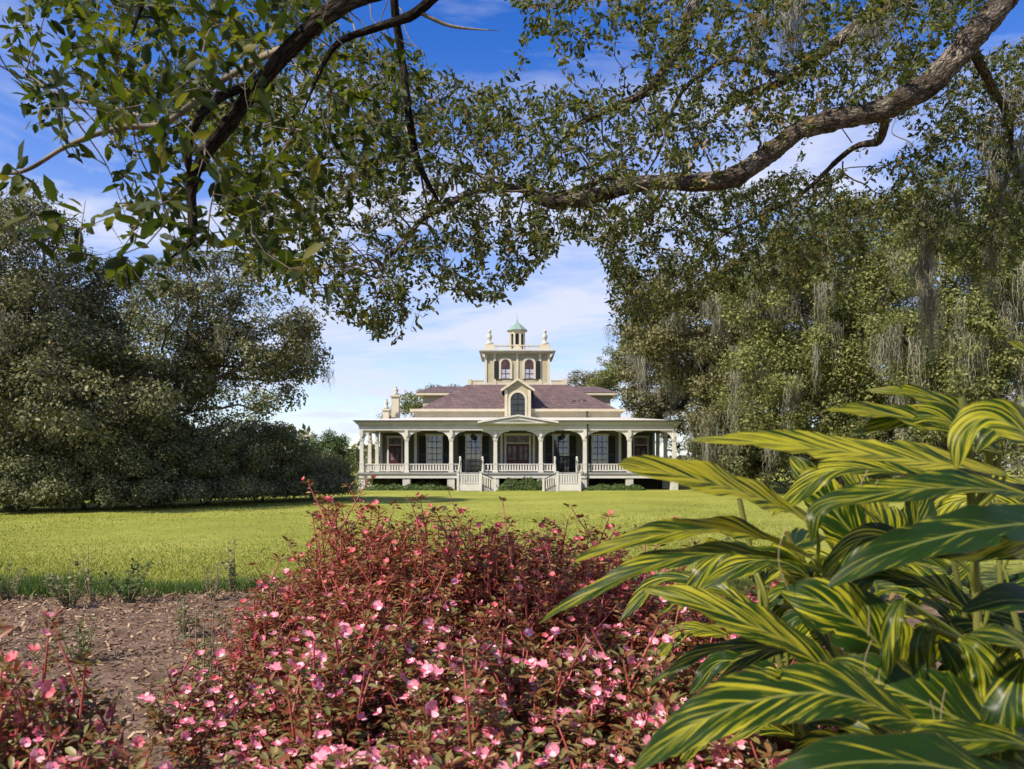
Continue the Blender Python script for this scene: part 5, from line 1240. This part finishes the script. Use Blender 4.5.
gl([(985, 440, 1.72), (930, 424, 1.66), (880, 412, 1.64), (825, 410, 1.62)], .075, (0, -.7, .7), mat=GB_, seed=7)
gl([(990, 440, 1.74), (950, 405, 1.70), (905, 393, 1.70), (865, 390, 1.72)], .060, (0, -.75, .6), mat=GB_, seed=8)
gl([(1000, 452, 1.70), (960, 428, 1.66), (925, 415, 1.66), (880, 425, 1.65), (850, 436, 1.64)], .070, (-.2, -.8, .5), seed=9)
gl([(1080, 500, 1.60), (1050, 460, 1.50), (1020, 430, 1.46), (985, 418, 1.46), (962, 436, 1.46), (956, 470, 1.46)], .115, (-.3, -.75, .55), seed=10)
gl([(1090, 470, 1.70), (1060, 440, 1.66), (1020, 424, 1.62), (990, 432, 1.6), (975, 452, 1.6)], .12, (0, -.8, .6), mat=GB_, seed=11)
gl([(1060, 500, 1.55), (1000, 490, 1.46), (930, 488, 1.42), (860, 498, 1.40), (818, 512, 1.40), (812, 545, 1.40)], .110, (.1, -.45, .88), mat=GG, seed=12)
gl([(1075, 520, 1.40), (1010, 525, 1.33), (950, 535, 1.30), (880, 556, 1.28), (826, 588, 1.27)], .095, (.15, -.75, .62), mat=GG, seed=13)
gl([(1080, 548, 1.42), (1020, 540, 1.36), (960, 545, 1.33), (910, 552, 1.32), (894, 570, 1.32)], .10, (.1, -.8, .6), seed=14)
gl([(880, 560, 1.98), (850, 530, 1.98), (825, 498, 2.0), (805, 472, 2.02), (790, 456, 2.05)], .13, (-.5, -.8, .3), mat=GB_, seed=15)
gl([(900, 560, 2.02), (885, 525, 2.02), (860, 490, 2.05), (840, 462, 2.08)], .12, (.1, -.9, .3), mat=GB_, seed=16)
gl([(905, 565, 2.1), (915, 530, 2.1), (920, 495, 2.12), (925, 465, 2.15)], .12, (.2, -.9, .2), mat=GG, seed=17)
gl([(830, 600, 1.86), (800, 570, 1.84), (770, 560, 1.82), (740, 566, 1.8), (700, 590, 1.8)], .11, (-.2, -.6, .75), seed=18)
gl([(905, 690, 1.52), (875, 640, 1.50), (840, 612, 1.50), (805, 596, 1.52), (780, 590, 1.55)], .16, (-.35, -.85, .4), seed=19)
gl([(1010, 745, 1.36), (950, 715, 1.36), (900, 692, 1.38), (855, 672, 1.42), (825, 664, 1.45)], .15, (-.2, -.85, .5), mat=GM, seed=20)
# hanging green tips
for i, pts in enumerate(([(905, 600, 1.42), (896, 612, 1.40), (890, 640, 1.39), (888, 676, 1.39)], [(925, 625, 1.4), (918, 640, 1.38), (918, 665, 1.38), (926, 702, 1.38)], [(935, 628, 1.4), (930, 645, 1.39), (932, 675, 1.39), (933, 690, 1.39)],
                         [(960, 640, 1.34), (975, 650, 1.31), (990, 680, 1.30), (994, 716, 1.30)], [(940, 640, 1.42), (955, 665, 1.4), (965, 700, 1.4), (962, 740, 1.4)], [(1025, 660, 1.3), (1010, 690, 1.27), (1000, 730, 1.26), (1002, 780, 1.26)])):
    gl(pts, [.040, .030, .022, .062, .045, .07][i], (-.5, -.85, .1), mat=GG, seed=30+i, tip=.6)
# lower left group and big bottom leaves, shade put into their dark green
gl([(850, 690, 1.75), (800, 655, 1.72), (740, 645, 1.70), (690, 660, 1.68), (640, 692, 1.68)], .065, (-.2, -.3, .9), mat=GG, seed=40)
gl([(820, 660, 1.8), (775, 650, 1.76), (740, 668, 1.74), (705, 700, 1.74), (688, 730, 1.74)], .05, (-.2, -.3, .9), mat=GG, seed=41)
gl([(1060, 800, 1.2), (980, 775, 1.12), (900, 762, 1.08), (820, 768, 1.06), (740, 800, 1.06)], .12, (-.1, -.45, .88), mat=GG, seed=42)
gl([(1080, 760, 1.3), (1010, 742, 1.22), (940, 742, 1.18), (870, 755, 1.16)], .09, (-.1, -.4, .9), mat=GG, seed=43)
gl([(1100, 640, 1.5), (1060, 610, 1.4), (1010, 600, 1.36), (960, 612, 1.34)], .10, (0, -.6, .8), mat=GG, seed=44)
gl([(1090, 690, 1.36), (1050, 660, 1.28), (1010, 640, 1.25), (968, 635, 1.24)], .10, (0, -.6, .8), mat=GG, seed=45)
gl([(1075, 380, 1.9), (1050, 362, 1.86), (1025, 350, 1.84), (1006, 341, 1.84)], .06, (0, -.7, .7), mat=GB_, seed=46)
# leaves filling out the clump along every cane
for ci, (cp, o) in enumerate(canes):
    L_ = len(cp)
    for k in range(12):
        j = int(L_*(.18+.72*k/12)); b_ = cp[j]; sd_ = -1 if k % 2 else 1
        az_ = R(180)+R(rng.uniform(-40, 40)) if sd_ < 0 else R(rng.uniform(-45, 60))
        if rng.uniform() < .35: az_ = R(rng.uniform(40, 140))
        d = np.array([math.cos(az_), math.sin(az_)*.8+.25, 0]); l_ = rng.uniform(.36, .55)
        if d[1] < -.2: d[1] = .1
        up = rng.uniform(.25, .6)
        pts = [b_, b_+d*l_*.3+[0, 0, up*l_*.32], b_+d*l_*.65+[0, 0, up*l_*.38], b_+d*l_*.95+[0, 0, up*l_*.05-.06]]
        if (b_+d*l_)[1] < 1.25: continue
        gleaf(pts, rng.uniform(.065, .11), (-d[0]*.2, -.55, .8), mat=[GG, GG, GM, GM, GY][rng.integers(5)] if b_[2] < 1.25 else [GG, GM, GY][rng.integers(3)], seed=100+ci*10+k)  # low leaves take greener materials, painting in shade from the leaves above
# dry threads hanging off leaf margins
ch = []
for (px, py, Y, l_) in ((868, 470, 1.42, 40), (878, 480, 1.42, 46), (862, 500, 1.42, 25), (790, 520, 1.5, 70), (872, 640, 1.38, 50), (880, 668, 1.38, 48), (868, 606, 1.4, 30), (930, 700, 1.32, 34), (945, 690, 1.32, 60)):
    a = P(px, py, Y); z_ = l_/FPX*Y; uu = np.linspace(0, 1, 8)[:, None]
    ch.append((a-uu*[0, 0, z_]+np.sin(uu*3)*[-.018, 0, 0]*rng.uniform(-.6, 1.4), np.full(8, .0011), 4))
for c_ in ch: V, F = tubes([c_]); link('dry_thread', np_mesh('dry_thread', local(V, gp), F), DRYST, gp)
